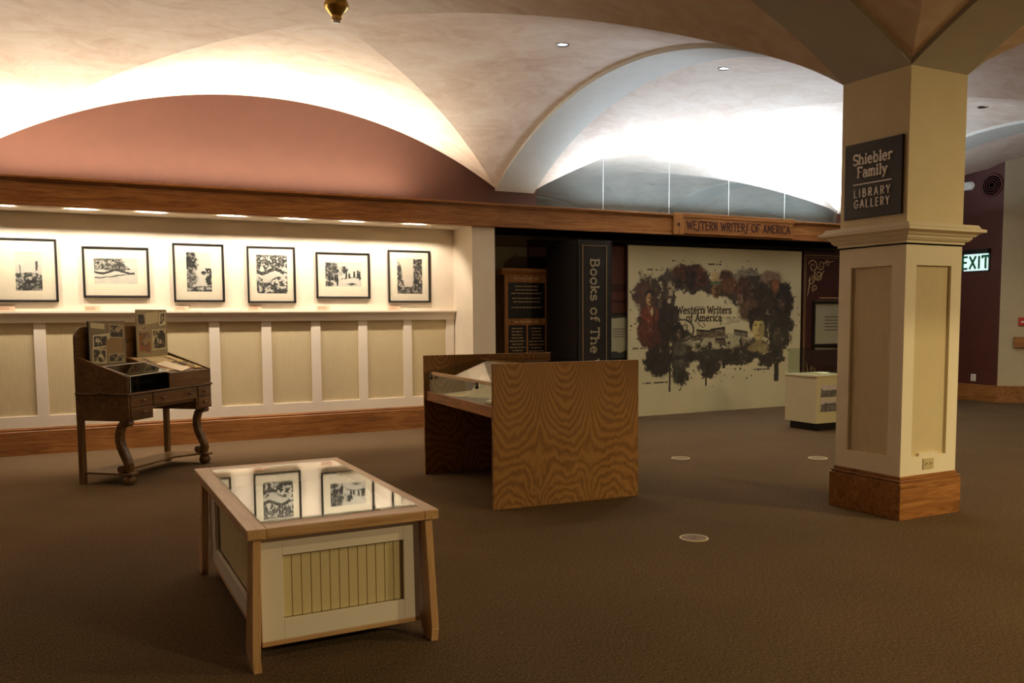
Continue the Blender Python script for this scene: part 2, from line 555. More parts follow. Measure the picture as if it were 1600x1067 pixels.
def lettering(mb, txt, cx, z, h, stroke, depth, y=0.0, track=0.06, serif=True, squeeze=1.0, align='c', ser_len=0.17):
    """letters standing in the local XZ plane facing -Y, baseline z, centred at cx"""
    w_ = text_width(txt, h, track) * squeeze
    x = cx - w_ / 2 if align == 'c' else cx

    def seg(p, q, ext, t):
        dx, dz = q[0] - p[0], q[1] - p[1]
        ln = math.hypot(dx, dz) or 1e-6
        dx, dz = dx / ln, dz / ln
        a = (p[0] - dx * ext, p[1] - dz * ext)
        b = (q[0] + dx * ext, q[1] + dz * ext)
        nx, nz = -dz * t / 2, dx * t / 2
        pts = [(a[0] + nx, a[1] + nz), (a[0] - nx, a[1] - nz), (b[0] - nx, b[1] - nz), (b[0] + nx, b[1] + nz)]
        dd = depth + 0.00013 * (len(mb.f) // 6 % 19)
        mb.hexa([(p_[0], y - dd, p_[1]) for p_ in pts], [(p_[0], y, p_[1]) for p_ in pts])

    for ch in txt:
        adv, strokes, ser = GL[ch]
        for st in strokes:
            P = [(x + p[0] * h * squeeze, z + p[1] * h) for p in st]
            for a, b in zip(P, P[1:]):
                seg(a, b, stroke * 0.28, stroke)
        if serif:
            for sx, sz, side in ser:
                X, Z = x + sx * h * squeeze, z + sz * h
                r = ser_len * h
                Z += stroke * 0.4 if sz == 0 else -stroke * 0.4
                seg((X - r, Z), (X + (r if side == 0 else 0), Z), 0, stroke * 0.8)
        x += (adv + track) * h * squeeze
    return mb


def dashes(mb, x0, x1, z, h, y, depth, rng, center=True):
    """one line of unreadably small print"""
    x = x0
    while x < x1:
        l = rng.uniform(1.2, 4.5) * h
        mb.box(x, min(x + l, x1), y - depth, y, z, z + h)
        x += l + h * 0.7
    return mb


# ------------------------------------------------------------------ painted pictures (vertex colours)
def fbm(h, w_, cells, octaves=5, seed=0, gain=0.5, aspect=None):
    rng = np.random.default_rng(seed)
    asp = aspect if aspect else w_ / h
    out = np.zeros((h, w_))
    amp, tot = 1.0, 0.0
    for o in range(octaves):
        cy = max(2, int(round(cells * 2 ** o)))
        cx = max(2, int(round(cells * asp * 2 ** o)))
        g = rng.random((cy + 2, cx + 2))
        yy = np.linspace(0, cy, h, endpoint=False)
        xx = np.linspace(0, cx, w_, endpoint=False)
        yi, xi = yy.astype(int), xx.astype(int)
        fy, fx = yy - yi, xx - xi
        fy, fx = (fy * fy * (3 - 2 * fy))[:, None], (fx * fx * (3 - 2 * fx))[None]
        v = (g[yi][:, xi] * (1 - fx) + g[yi][:, xi + 1] * fx) * (1 - fy) + (g[yi + 1][:, xi] * (1 - fx) + g[yi + 1][:, xi + 1] * fx) * fy
        out += amp * v
        tot += amp
        amp *= gain
    return out / tot


def sstep(a, b, x):
    t = np.clip((x - a) / (b - a), 0, 1)
    return t * t * (3 - 2 * t)


def C3(r, g, b):
    return np.array([lin(r), lin(g), lin(b)])


class Pic:
    """rows from the top; coordinates s (0..1 left-right) and t (0..1 top-down)"""

    def __init__(s, nx, ny, base):
        s.nx, s.ny = nx, ny
        s.s, s.t = np.meshgrid((np.arange(nx) + .5) / nx, (np.arange(ny) + .5) / ny)
        s.a = np.ones((ny, nx, 3)) * np.array(base)[None, None, :3]

    def over(s, mask, col):
        m = np.clip(mask, 0, 1)[..., None]
        s.a = s.a * (1 - m) + np.asarray(col)[..., :3] * m

    def ell(s, cs, ct, rs, rt, soft=0.25, rough=None, k=0.0):
        d = np.sqrt(((s.s - cs) / rs) ** 2 + ((s.t - ct) / rt) ** 2)
        if rough is not None:
            d = d + (rough - 0.5) * k
        return 1 - sstep(1 - soft, 1 + soft, d)

    def rect(s, s0, s1, t0, t1):
        return ((s.s >= s0) & (s.s <= s1) & (s.t >= t0) & (s.t <= t1)).astype(float)


def picture(name, pic, w_, h_, parent, mat, x=0.0, y=0.0, z=0.0, back=0.002):
    """printed sheet standing in XZ facing -Y: painted front plus thin body behind; x,z = lower-left corner"""
    nx, ny = pic.nx, pic.ny
    xs = np.linspace(0, w_, nx) + x
    zs = np.linspace(h_, 0, ny) + z
    X, Z = np.meshgrid(xs, zs)
    v = np.stack([X.ravel(), np.full(X.size, y), Z.ravel()], 1)
    idx = np.arange(nx * ny).reshape(ny, nx)
    f = np.stack([idx[1:, :-1].ravel(), idx[1:, 1:].ravel(), idx[:-1, 1:].ravel(), idx[:-1, :-1].ravel()], 1)
    n0 = len(v)
    c = np.array([(x, y, z), (x + w_, y, z), (x + w_, y + back, z), (x, y + back, z), (x, y, z + h_), (x + w_, y, z + h_), (x + w_, y + back, z + h_), (x, y + back, z + h_)])
    bf = np.array([(0, 3, 2, 1), (4, 5, 6, 7), (1, 2, 6, 5), (3, 7, 6, 2), (0, 4, 7, 3)]) + n0
    me = bpy.data.meshes.new(name)
    me.from_pydata(np.vstack([v, c]).tolist(), [], np.vstack([f, bf]).tolist())
    at = me.color_attributes.new('Col', 'FLOAT_COLOR', 'POINT')
    col = np.ones((n0 + 8, 4), np.float32)
    col[:n0, :3] = pic.a.reshape(-1, 3)
    col[n0:, :3] = pic.a[0, 0]
    at.data.foreach_set('color', col.ravel())
    me.materials.append(mat)
    me.update()
    o = bpy.data.objects.new(name, me)
    COL.objects.link(o)
    if parent:
        o.parent = parent
    return o


# ================================================================== THE ROOM
XA0, XA1, XB0, XB1 = -0.86, 5.345, 5.955, 11.95
YN0, YN1 = 4.86, 10.94          # bay depth between the pillar line and the lunette wall
YF0, YF1 = -1.85, 4.26
SPRING, RISE = 3.25, 0.90
WALL = 11.03
BEAM_F, BEAM_B = 10.36, 10.42

struct(box('floor', M['carpet'], -10, 20, -10, 13, -0.1, 0.0))


def rise(u, span):
    """height above the springing of a segmental arch at normalised |u|<=1"""
    hs = span / 2
    R = (hs * hs + RISE * RISE) / (2 * RISE)
    return math.sqrt(max(R * R - (u * hs) ** 2, 0)) - (R - RISE)


def vault(mb, x0, x1, y0, y1, lift=0.04, n=20, m=40):
    cx, cy, hx, hy = (x0 + x1) / 2, (y0 + y1) / 2, (x1 - x0) / 2, (y1 - y0) / 2
    for (ax, sg) in (('x', 1), ('x', -1), ('y', 1), ('y', -1)):
        i0 = len(mb.v)
        for a in range(n + 1):
            s = (a / n)
            for b in range(m + 1):
                t = -1 + 2 * b / m
                u, v = (sg * s, s * t) if ax == 'x' else (s * t, sg * s)
                z = SPRING + lift + rise(s * t, x1 - x0 if ax == 'y' else y1 - y0)
                mb.v.append((cx + u * hx, cy + v * hy, z))
        for a in range(n):
            for b in range(m):
                p = i0 + a * (m + 1) + b
                q = (p, p + 1, p + m + 2, p + m + 1)
                mb.f.append(q)
                mb.m.append(0)


vm = MB()
COLS = [(-7.6, -1.47), (XA0, XA1), (XB0, XB1), (12.56, 18.6)]
for (x0, x1) in COLS:
    vault(vm, x0, x1, YN0, YN1)
    vault(vm, x0, x1, YF0, YF1)
ceil = vm.build('ceiling', M['vault'], smooth=True, angle=25)
struct(ceil)

# transverse ribs: soffit bands with their side faces
rm = MB()


def rib(axis, a0, a1, c0, c1, z_off=0.0, th=0.30, n=40):
    """rib spanning a0..a1 along axis, c0..c1 wide"""
    span = a1 - a0
    P = []
    for k in range(n + 1):
        u = -1 + 2 * k / n
        P.append(((a0 + a1) / 2 + u * span / 2, SPRING + rise(u, span) + z_off))
    for (pa, za), (pb, zb) in zip(P, P[1:]):
        if axis == 'y':
            rm.hexa([(c0, pa, za), (c1, pa, za), (c1, pb, zb), (c0, pb, zb)], [(c0, pa, za + th), (c1, pa, za + th), (c1, pb, zb + th), (c0, pb, zb + th)])
        else:
            rm.hexa([(pa, c0, za), (pb, c0, zb), (pb, c1, zb), (pa, c1, za)], [(pa, c0, za + th), (pb, c0, zb + th), (pb, c1, zb + th), (pa, c1, za + th)])


for c0, c1 in ((-1.47, XA0), (XA1, XB0), (XB1, 12.56)):
    rib('y', YN0, YN1, c0, c1)
    rib('y', YF0, YF1, c0, c1)
for (x0, x1) in COLS:
    rib('x', x0, x1, YF1, YN0)
for c0, c1 in ((-1.47, XA0), (XB1, 12.56)):
    rm.box(c0, c1, YF1, YN0, SPRING, SPRING + 0.3)
struct(rm.build('trim_1', M['rib'], smooth=True, angle=20))

# walls of the picture side
struct(box('wall_back', M['cream'], -9, 4.74, WALL, WALL + 0.12, 0, 2.86))
lw = MB()
lw.box(-9, XB0 + 0.045, YN1, YN1 + 0.10, 2.86, 4.7)
lw.box(11.93, 13.2, YN1, YN1 + 0.10, 2.86, 4.7)
struct(lw.build('wall_lunette', M['terracotta']))
struct(MB().box(4.74, 5.07, 10.40, WALL + 0.12, 0, 2.80).build('wall_pier', M['cream']))
nk = MB()
nk.box(5.07, 13.2, 11.60, 11.70, 0, 2.8)
nk.box(4.97, 5.07, WALL + 0.12, 11.6, 0, 2.8)
struct(nk.build('wall_nook', M['nook']))
struct(box('trim_11', M['maroon'], 6.2, 12.6, 11.56, 11.60, 0, 2.66))
# recess soffit with its lamp slot, and the nook soffit
sf = MB()
sf.box(-9, 4.74, 10.62, WALL, 2.70, 2.83)
sf.box(-9, 4.74, BEAM_B, 10.62, 2.83, 2.86)
sf.box(-9, 4.74, BEAM_B, 10.445, 2.70, 2.83)
struct(sf.build('trim_2', M['cream']))
struct(box('trim_3', M['black_matte'], 5.07, 13.2, BEAM_B, 11.6, 2.72, 2.80))
# ledge floor of the cove
struct(box('trim_4', M['cream'], -9, 13.2, BEAM_B, YN1, 2.86, 2.90))

# oak beam with lip and bottom bead
bm_ = MB()
bm_.box(-9, 12.6, BEAM_F, BEAM_B, 2.69, 2.965)
bm_.box(-9, 12.6, BEAM_F - 0.03, BEAM_B, 2.965, 2.995)
bm_.box(-9, 12.6, BEAM_F - 0.012, BEAM_F, 2.69, 2.715)
bm_.box(-9, 12.6, BEAM_F - 0.015, BEAM_F, 2.945, 2.965)
struct(bm_.build('beam', M['oak_x'], bevel=0.004))

# wainscot: ledge, rails, battens, beadboard, oak baseboard
struct(box('trim_5', M['bead_x'], -9, 4.74, WALL - 0.012, WALL, 0.30, 1.52))
led = MB()
led.box(-9, 4.735, WALL - 0.05, WALL, 1.472, 1.56)
led.prism([(0.05, 1.545), (0.062, 1.56), (0.085, 1.578), (0.10, 1.580), (0.10, 1.600), (0, 1.600), (0, 1.545)], lambda p, q, t: (t, WALL - p, q), -9, 4.735)
struct(led.build('trim_6', M['white_trim']))
bt = MB()
k = -14
while True:
    c = 1.565 + 0.6205 * k
    if c > 4.72:
        break
    bt.box(c - 0.06, min(c + 0.06, 4.74), WALL - 0.034, WALL - 0.012, 0.43, 1.472)
    k += 1
bt.box(-9, 4.74, WALL - 0.034, WALL - 0.012, 0.30, 0.435)
struct(bt.build('trim_7', M['white_trim'], bevel=0.003))
bb = MB()
bb.prism([(0.012, 0), (0.058, 0), (0.058, 0.262), (0.046, 0.272), (0.05, 0.285), (0.04, 0.305), (0.012, 0.305)], lambda p, q, t: (t, WALL - p, q), -9, 4.74)
struct(bb.build('baseboard_back', M['oak_x']))
bb2 = MB()
bb2.box(4.70, 5.11, 10.36, 10.40, 0, 0.305)
struct(bb2.build('baseboard_pier', M['oak_x'], bevel=0.004))

# lunette glazing in the cool bay: five panes edge to edge
g0 = XB0 + 0.045
edges = [g0, 7.125, 8.335, 9.52, 10.72, 11.93]
for i, (a, b) in enumerate(zip(edges, edges[1:])):
    o = struct(box('window_%d' % (i + 1), M['lunette_glass'], a + 0.002, b - 0.002, YN1 - 0.001, YN1 + 0.011, 2.90, 4.6))
pj = MB()
for e_ in edges[1:-1]:
    pj.box(e_ - 0.004, e_ + 0.004, YN1 - 0.004, YN1 - 0.001, 2.90, 4.6)
struct(pj.build('trim_9', M['joint']))
struct(MB().box(g0, 11.93, YN1 + 0.036, YN1 + 0.06, 2.88, 4.6).build('trim_8', M['white_plastic']))

# far end: maroon wall, angled beige wall, baseboards
struct(box('wall_right', M['maroon'], 13.95, 14.07, 9.25, 11.7, 0, 5))
dv = MB()
q = 0.7071
dv.hexa([(13.95, 9.25, 0), (17.6, 5.6, 0), (17.7, 5.7, 0), (14.05, 9.35, 0)], [(13.95, 9.25, 5), (17.6, 5.6, 5), (17.7, 5.7, 5), (14.05, 9.35, 5)])
struct(dv.build('wall_angled', M['beige']))
fb = MB()
fb.hexa([(13.91, 9.234, 0), (13.95, 9.25, 0), (13.95, 11.6, 0), (13.91, 11.6, 0)], [(13.91, 9.234, .285), (13.95, 9.25, .285), (13.95, 11.6, .285), (13.91, 11.6, .285)])
fb.hexa([(13.91, 9.234, 0), (17.56, 5.57, 0), (17.6, 5.6, 0), (13.95, 9.25, 0)], [(13.91, 9.234, .285), (17.56, 5.57, .285), (17.6, 5.6, .285), (13.95, 9.25, .285)])
struct(fb.build('baseboard_right', M['oak_y'], bevel=0.004))


# ------------------------------------------------------------------ pillar
def pillar():
    x0, x1, y0, y1 = XA1, XB0, YF1, YN0
    root = struct(MB().box(x0, x1, y0, y1, 2.0, SPRING + 0.02).build('pillar', M['column_paint']))
    # oak plinth with stepped cap
    p = MB()
    e = 0.03
    p.box(x0 - e, x1 + e, y0 - e, y1 + e, 0, 0.268)
    p.box(x0 - e + .012, x1 + e - .012, y0 - e + .012, y1 + e - .012, 0.268, 0.282)
    p.box(x0 - e + .004, x1 + e - .004, y0 - e + .004, y1 + e - .004, 0.282, 0.293)
    p.box(x0 - .008, x1 + .008, y0 - .008, y1 + .008, 0.293, 0.318)
    p.build('plinth', M['oak_x'], root, bevel=0.004)
    # casing: stiles and rails around recessed beadboard panels
    c = MB()
    d = 0.022
    ax0, ax1, ay0, ay1 = x0, x1, y0, y1
    pz0, pz1 = 0.455, 1.855
    for (u0, u1, fixed, axis) in ((ax0, ax1, ay0, 'f'), (ax0, ax1, ay1, 'b'), (ay0 + d, ay1 - d, ax0, 'l'), (ay0 + d, ay1 - d, ax1, 'r')):
        def bx(a, b, za, zb):
            if axis == 'f':
                c.box(a, b, fixed, fixed + d, za, zb)
            elif axis == 'b':
                c.box(a, b, fixed - d, fixed, za, zb)
            elif axis == 'l':
                c.box(fixed, fixed + d, a, b, za, zb)
            else:
                c.box(fixed - d, fixed, a, b, za, zb)
        st = 0.115 if axis in 'fb' else 0.115 - d
        bx(u0, u0 + st, 0.318, 2.02)
        bx(u1 - st, u1, 0.318, 2.02)
        bx(u0 + st, u1 - st, 0.318, pz0)
        bx(u0 + st, u1 - st, pz1, 2.02)
    # little block around the outlet
    c.box(x0 + 0.20, x0 + 0.40, y0, y0 + d, pz0, pz0 + 0.022)
    c.build('casing', M['column_trim'], root)
    pf = MB()
    pf.box(x0 + 0.05, x1 - 0.05, y0 + d, y1 - d, 0.40, 1.9)
    pnl = pf.build('recessed_panel', [M['bead_x'], M['bead_y']], root)
    for poly in pnl.data.polygons:
        poly.material_index = 1 if abs(poly.normal.x) > 0.5 else 0
    # left/right faces of the panel core sit deeper: add their own boards
    for nm, xa in (('recessed_panel', x0 + d), ('recessed_panel', x1 - d - 0.02)):
        MB().box(xa, xa + 0.02, y0 + 0.05, y1 - 0.05, 0.40, 1.9).build(nm, M['bead_y'], root)
    # cornice
    k = MB()
    prof = [(0.0, 2.012), (0.012, 2.012), (0.012, 2.028), (0.03, 2.034), (0.045, 2.05), (0.05, 2.066), (0.062, 2.068), (0.078, 2.086), (0.10, 2.098), (0.115, 2.098), (0.115, 2.118), (0.09, 2.126), (0.075, 2.152), (0.0, 2.156)]
    for a, b in zip(prof, prof[1:]):
        ra = [(x0 - a[0], y0 - a[0], a[1]), (x1 + a[0], y0 - a[0], a[1]), (x1 + a[0], y1 + a[0], a[1]), (x0 - a[0], y1 + a[0], a[1])]
        rb = [(x0 - b[0], y0 - b[0], b[1]), (x1 + b[0], y0 - b[0], b[1]), (x1 + b[0], y1 + b[0], b[1]), (x0 - b[0], y1 + b[0], b[1])]
        for i in range(4):
            j = (i + 1) % 4
            k.quad([ra[i], ra[j], rb[j], rb[i]])
    k.build('cornice', M['column_trim'], root)
    return root


pillar()
# outlet on the pillar's front
t = thing('electrical_outlet', 'beige duplex electrical outlet low on the cream pillar above its oak plinth', 'outlet', (XA1 + 0.30, YF1, 0.395))
MB().box(-0.058, 0.058, -0.008, 0, -0.04, 0.04).build('cover_plate', M['plastic'], t, bevel=0.003)
for sx in (-0.024, 0.024):
    s_ = MB().lathe([(0.017, -0.003), (0.017, 0)], sx, -0.008, 0, 14, 'Y').build('socket', M['plastic'], t)
    h = MB()
    h.box(sx - 0.008, sx - 0.005, -0.0125, -0.011, -0.004, 0.008)
    h.box(sx + 0.005, sx + 0.008, -0.0125, -0.011, -0.004, 0.008)
    h.build('slot', M['black'], s_)

# gallery sign on the pillar's left face
t = thing('gallery_sign', 'dark square sign reading Shiebler Family Library Gallery on the pillar', 'sign', (XA1 - 0.02, 4.553, 2.222), -math.pi / 2)
box('board', M['sign_black'], -0.256, 0.256, 0, 0.02, 0, 0.557, t, 0.002)
m = MB()
lettering(m, 'Shiebler', 0, 0.398, 0.076, 0.0125, 0.006, 0, 0.08, True, 0.97, 'c', 0.13)
m.build('lettering', M['sign_letter'], t)
m = MB()
lettering(m, 'Family', 0, 0.302, 0.076, 0.0125, 0.006, 0, 0.08, True, 0.93, 'c', 0.13)
m.build('lettering', M['sign_letter'], t)
MB().box(-0.172, 0.172, -0.006, 0, 0.248, 0.256).build('rule', M['sign_letter'], t)
m = MB()
lettering(m, 'LIBRARY', 0, 0.158, 0.057, 0.0085, 0.006, 0, 0.36, False, 0.93)
m.build('lettering', M['sign_letter'], t)
m = MB()
lettering(m, 'GALLERY', 0, 0.078, 0.057, 0.0085, 0.006, 0, 0.30, False, 0.90)
m.build('lettering', M['sign_letter'], t)

# header sign board on the beam
t = thing('header_sign', 'oak header board lettered Western Writers of America along the beam', 'sign', (8.0, BEAM_F - 0.012, 2.715))
b_ = MB()
b_.box(0.13, 2.32, -0.026, 0, 0.0, 0.245)
b_.box(0.11, 2.34, -0.034, 0, 0.232, 0.30)
b_.build('board', M['oak_x'], t, bevel=0.004)
MB().box(-0.05, 0.13, -0.034, 0, -0.02, 0.295).build('end_block', M['oak_z'], t, bevel=0.006)
m = MB()
for a in range(0, 360, 45):
    ca, sa = math.cos(math.radians(a)), math.sin(math.radians(a))
    m.tube([(0.04 + .008 * ca, -0.037, 0.13 + .008 * sa), (0.04 + .022 * ca, -0.038, 0.13 + .022 * sa)], [0.004, 0.006], 6)
m.build('rosette', M['ink'], t)
m = MB()
lettering(m, 'WE$TERN WRITER$ OF AMERICA', 0.19, 0.07, 0.118, 0.017, 0.004, -0.026, 0.10, False, 0.965, 'l')
m.build('lettering', M['ink'], t)

# ------------------------------------------------------------------ ceiling fittings
t = thing('smoke_detector', 'brass smoke detector hanging at the crown of the vault', 'smoke detector', (2.12, 7.36, 4.085))
MB().lathe([(0.05, 0.115), (0.088, 0.09), (0.104, 0.055), (0.104, 0.03), (0.092, 0.012), (0.06, -0.025), (0.046, -0.04)], n=28).build('base', M['brass'], t, smooth=True)
MB().lathe([(0.042, -0.04), (0.042, -0.075), (0.038, -0.078)], n=24).build('neck', M['brass'], t, smooth=True)
MB().lathe([(0.036, -0.078), (0.036, -0.09), (0.025, -0.096)], n=24).build('sensor_cap', M['white_plastic'], t, smooth=True)


def vault_z(x, y):
    for (x0, x1) in COLS:
        for (y0, y1) in ((YN0, YN1), (YF0, YF1)):
            if x0 <= x <= x1 and y0 <= y <= y1:
                u = abs(x - (x0 + x1) / 2) / ((x1 - x0) / 2)
                v = abs(y - (y0 + y1) / 2) / ((y1 - y0) / 2)
                return SPRING + 0.04 + (rise(v, y1 - y0) if u > v else rise(u, x1 - x0))
    return SPRING + RISE


for (lx, ly, lab, lit) in ((4.45, 7.56, 'round recessed ceiling light in the warm vault left of the blue-grey arch', True),
                           (6.44, 7.5, 'round recessed ceiling light in the vault above the glass lunette', True),
                           (10.62, 7.37, 'unlit recessed ceiling light glimpsed to the right of the pillar', False)):
    t = thing('recessed_light', lab, 'ceiling light', (lx, ly, vault_z(lx, ly)), 0, 'recessed ceiling lights')
    MB().lathe([(0.052, 0.02), (0.052, -0.004), (0.062, -0.008), (0.062, 0.03)], n=24).build('trim_ring', M['metal'], t)
    MB().lathe([(0.05, -0.002), (0.05, 0.004)], n=24).build('lens', M['down_glow'] if lit else M['black'], t)

# picture lamps in the slot
LAMP_LAB = ['leftmost small slot lamp, above the picture cut by the left edge', 'small slot lamp above the left side of the wide river-bend picture', 'small slot lamp above the right side of the wide river-bend picture',
            'small slot lamp above the waterfall picture', 'small slot lamp above the icy cliff picture', 'small slot lamp above the wide picture of hikers', 'rightmost small slot lamp, above the canyon gap picture']
for lx, lab in zip(LAMP_X, LAMP_LAB):
    t = thing('slot_lamp', lab, 'lamp', (lx, 10.50, 2.778), 0, 'lamps in the slot over the pictures')
    MB().lathe([(0.03, 0.048), (0.03, 0.02), (0.04, 0.016)], n=16).build('socket', M['white_plastic'], t)
    MB().lathe([(0.022, 0.016), (0.036, 0.008), (0.03, 0.002)], n=16).build('bulb', M['lens_glow'], t)


# ------------------------------------------------------------------ framed photographs
def gray(a, lo=10, hi=225, tint=(1.0, 0.93, 0.84)):
    g = np.clip(a, 0, 1) ** 2.0 * (lin(hi) - lin(lo)) + lin(lo)
    return np.stack([g * tint[0], g * tint[1], g * tint[2]], -1)


def photo_pic(kind, nx, ny):
    p = Pic(nx, ny, (1, 1, 1))
    s, t_ = p.s, p.t
    n1 = fbm(ny, nx, 4, 5, kind * 11 + 1, 0.6)
    n2 = fbm(ny, nx, 12, 4, kind * 11 + 2, 0.7)
    n3 = fbm(ny, nx, 3, 5, kind * 11 + 3, 0.6)
    tex = np.clip((n2 - 0.5) * 3.2 + 0.45, 0, 1)
    g = np.ones_like(s) * 0.95
    if kind == 0:      # valley with trees, boulders at the foot
        g = np.where(t_ > 0.55 + 0.1 * (n1 - .5), 0.55 + 0.6 * (tex - 0.4), 0.97)
        tree = (sstep(.06, .02, np.abs(s - .8 - .1 * (n2 - .5))) + sstep(.03, .01, np.abs(s - .18 - .06 * (n2 - .5)))) * (t_ > .22) * (t_ < .62)
        g = g * (1 - 0.75 * np.clip(tree, 0, 1) * (n2 > .42))
        g = np.where((t_ > .72) & (t_ < .8), g * 0.55, g)
        rock = p.ell(.85, .9, .25, .1, .2, n1, 1) + p.ell(.3, .95, .2, .06, .2, n1, 1)
        g = g * (1 - .45 * np.clip(rock, 0, 1))
    elif kind == 1:    # slanting cliff with dark waterline
        cl = (t_ < 0.45 + 0.16 * (n3 - .5)) & (s < 0.85 - .5 * (0.45 - t_) + .3 * (n1 - .5))
        str_ = 0.5 + 0.5 * np.sin((s * 7 + t_ * 14 + n1 * 6))
        g = np.where(cl, 0.38 + 0.45 * tex * str_, g)
        band = np.abs(t_ - 0.52 - 0.06 * np.sin(s * 9) - .08 * (n1 - .5)) < 0.045 + .05 * (n2 - .5)
        g = np.where(band & (s < .93), 0.06 + .2 * n2, g)
        band = np.abs(t_ - 0.78 + 0.22 * s - .1 * (n1 - .5)) < 0.02 + .05 * (n2 - .5)
        g = np.where(band & (s < .8), 0.3, g)
    elif kind == 2:    # dark outcrop upper left, white fall, tree right
        rk = p.ell(.12, .2, .38, .32, .15, n1, 1.2)
        g = g * (1 - rk * (0.95 - .5 * tex))
        tr = sstep(.14, .08, np.abs(s - .9 + .05 * np.sin(t_ * 20))) * (t_ > .4) * (n2 > .38)
        g = g * (1 - .9 * tr)
        g = g * (1 - .4 * p.ell(.1, .65, .3, .2, .4, n1, 1))
        low = (t_ > .86 + .06 * (n1 - .5))
        g = np.where(low, 0.3 + .6 * tex, g)
        g = g * (1 - .8 * p.ell(.68, .52, .1, .04, .3, n2, 1))
    elif kind == 3:    # icicles and trees above, rocks below
        up = (t_ < .34 + .15 * np.sin(s * 26) * (n2) + .1 * (n1 - .5))
        g = np.where(up & (n2 > .36), 0.08 + .35 * tex, g)
        mid = (np.abs(t_ - .42 - .06 * np.sin(s * 8)) < .05 + .06 * (n2 - .5)) & (n1 > .4)
        g = np.where(mid, .12 + .3 * n2, g)
        lo = t_ > .55 + .25 * np.exp(-((s - .35) / .22) ** 2) * .5
        g = np.where(lo & (n2 < .53), 0.12 + .5 * n1, g)
    elif kind == 4:    # walkers on a river bank
        cl = p.ell(.08, .3, .3, .45, .2, n1, 1.2)
        g = g * (1 - cl * (.75 - .4 * tex))
        for (fx, fh, b) in ((.12, .2, .78), (.18, .16, .74), (.33, .42, .95), (.28, .25, .8), (.58, .14, .62), (.66, .16, .64), (.8, .2, .6), (.9, .26, .62), (.95, .3, .7)):
            g = g * (1 - .95 * np.clip(p.ell(fx, b - fh * .45, .026, fh * .5, .2) + p.ell(fx, b - fh, .022, .05, .2), 0, 1))
        g = np.where((np.abs(t_ - .66 - .05 * np.sin(s * 6)) < .03) & (n2 > .45), .15, g)
        g = g * (1 - .8 * p.ell(.52, .3, .09, .13, .3, n2, 1.4))
        g = g * (1 - .7 * (p.ell(.72, .9, .12, .05, .3, n2, 1) + p.ell(.06, .9, .14, .1, .3, n2, 1)))
    else:              # canyon walls with bright gap
        gap = .45 + .1 * (n3 - .5)
        wl = np.clip(sstep(.12, .03, s - (.02 + .22 * t_)) * (t_ > .1), 0, 1) + sstep(.0, .06, s - (.62 + .1 * (n1 - .5) - .02 * t_))
        g = g * (1 - np.clip(wl, 0, 1) * (.8 - .65 * tex))
        fl_ = t_ > .8 + .05 * (n1 - .5)
        g = np.where(fl_, .35 + .25 * n2, g)
    n4 = fbm(ny, nx, 30, 3, kind * 11 + 5, .8)
    mid = np.clip(1 - np.abs(g - .45) * 1.6, 0, 1) * (g < .84)
    g = g * (1 - .75 * mid * sstep(.47, .56, n4)) + .25 * mid * (n2 > .55)
    g = g * (1 - .12 * n1)
    p.a = gray(g, tint=(1.0, .9, .78) if kind != 5 else (1.0, .82, .66))
    return p


FRAMES = [  # x0, x1, z0, z1, print window (fractions of the frame box: s0,s1,t0,t1), kind, label
    (-0.69, -0.09, 1.705, 2.405, (.31, .74, .22, .82), 0, 'black-framed valley photograph cut off by the left edge'),
    (0.16, 0.861, 1.757, 2.337, (.17, .82, .23, .73), 1, 'wide black-framed photograph of a cliff over a dark river bend'),
    (1.124, 1.705, 1.708, 2.403, (.26, .75, .15, .82), 2, 'upright black-framed photograph of a white waterfall beside dark rock'),
    (1.977, 2.568, 1.697, 2.395, (.19, .83, .15, .83), 3, 'upright black-framed photograph of an icy cliff above boulders'),
    (2.831, 3.54, 1.757, 2.345, (.17, .84, .22, .74), 4, 'wide black-framed photograph of hikers walking along a river bank'),
    (3.795, 4.39, 1.705, 2.40, (.21, .81, .16, .83), 5, 'upright black-framed photograph of a gap between canyon walls'),
]
CAPX = ['leftmost caption card, under the valley photograph', 'caption card under the cliff and river photograph', 'caption card under the waterfall photograph',
        'caption card under the icy cliff photograph', 'caption card under the hikers photograph', 'rightmost caption card, under the canyon gap photograph']
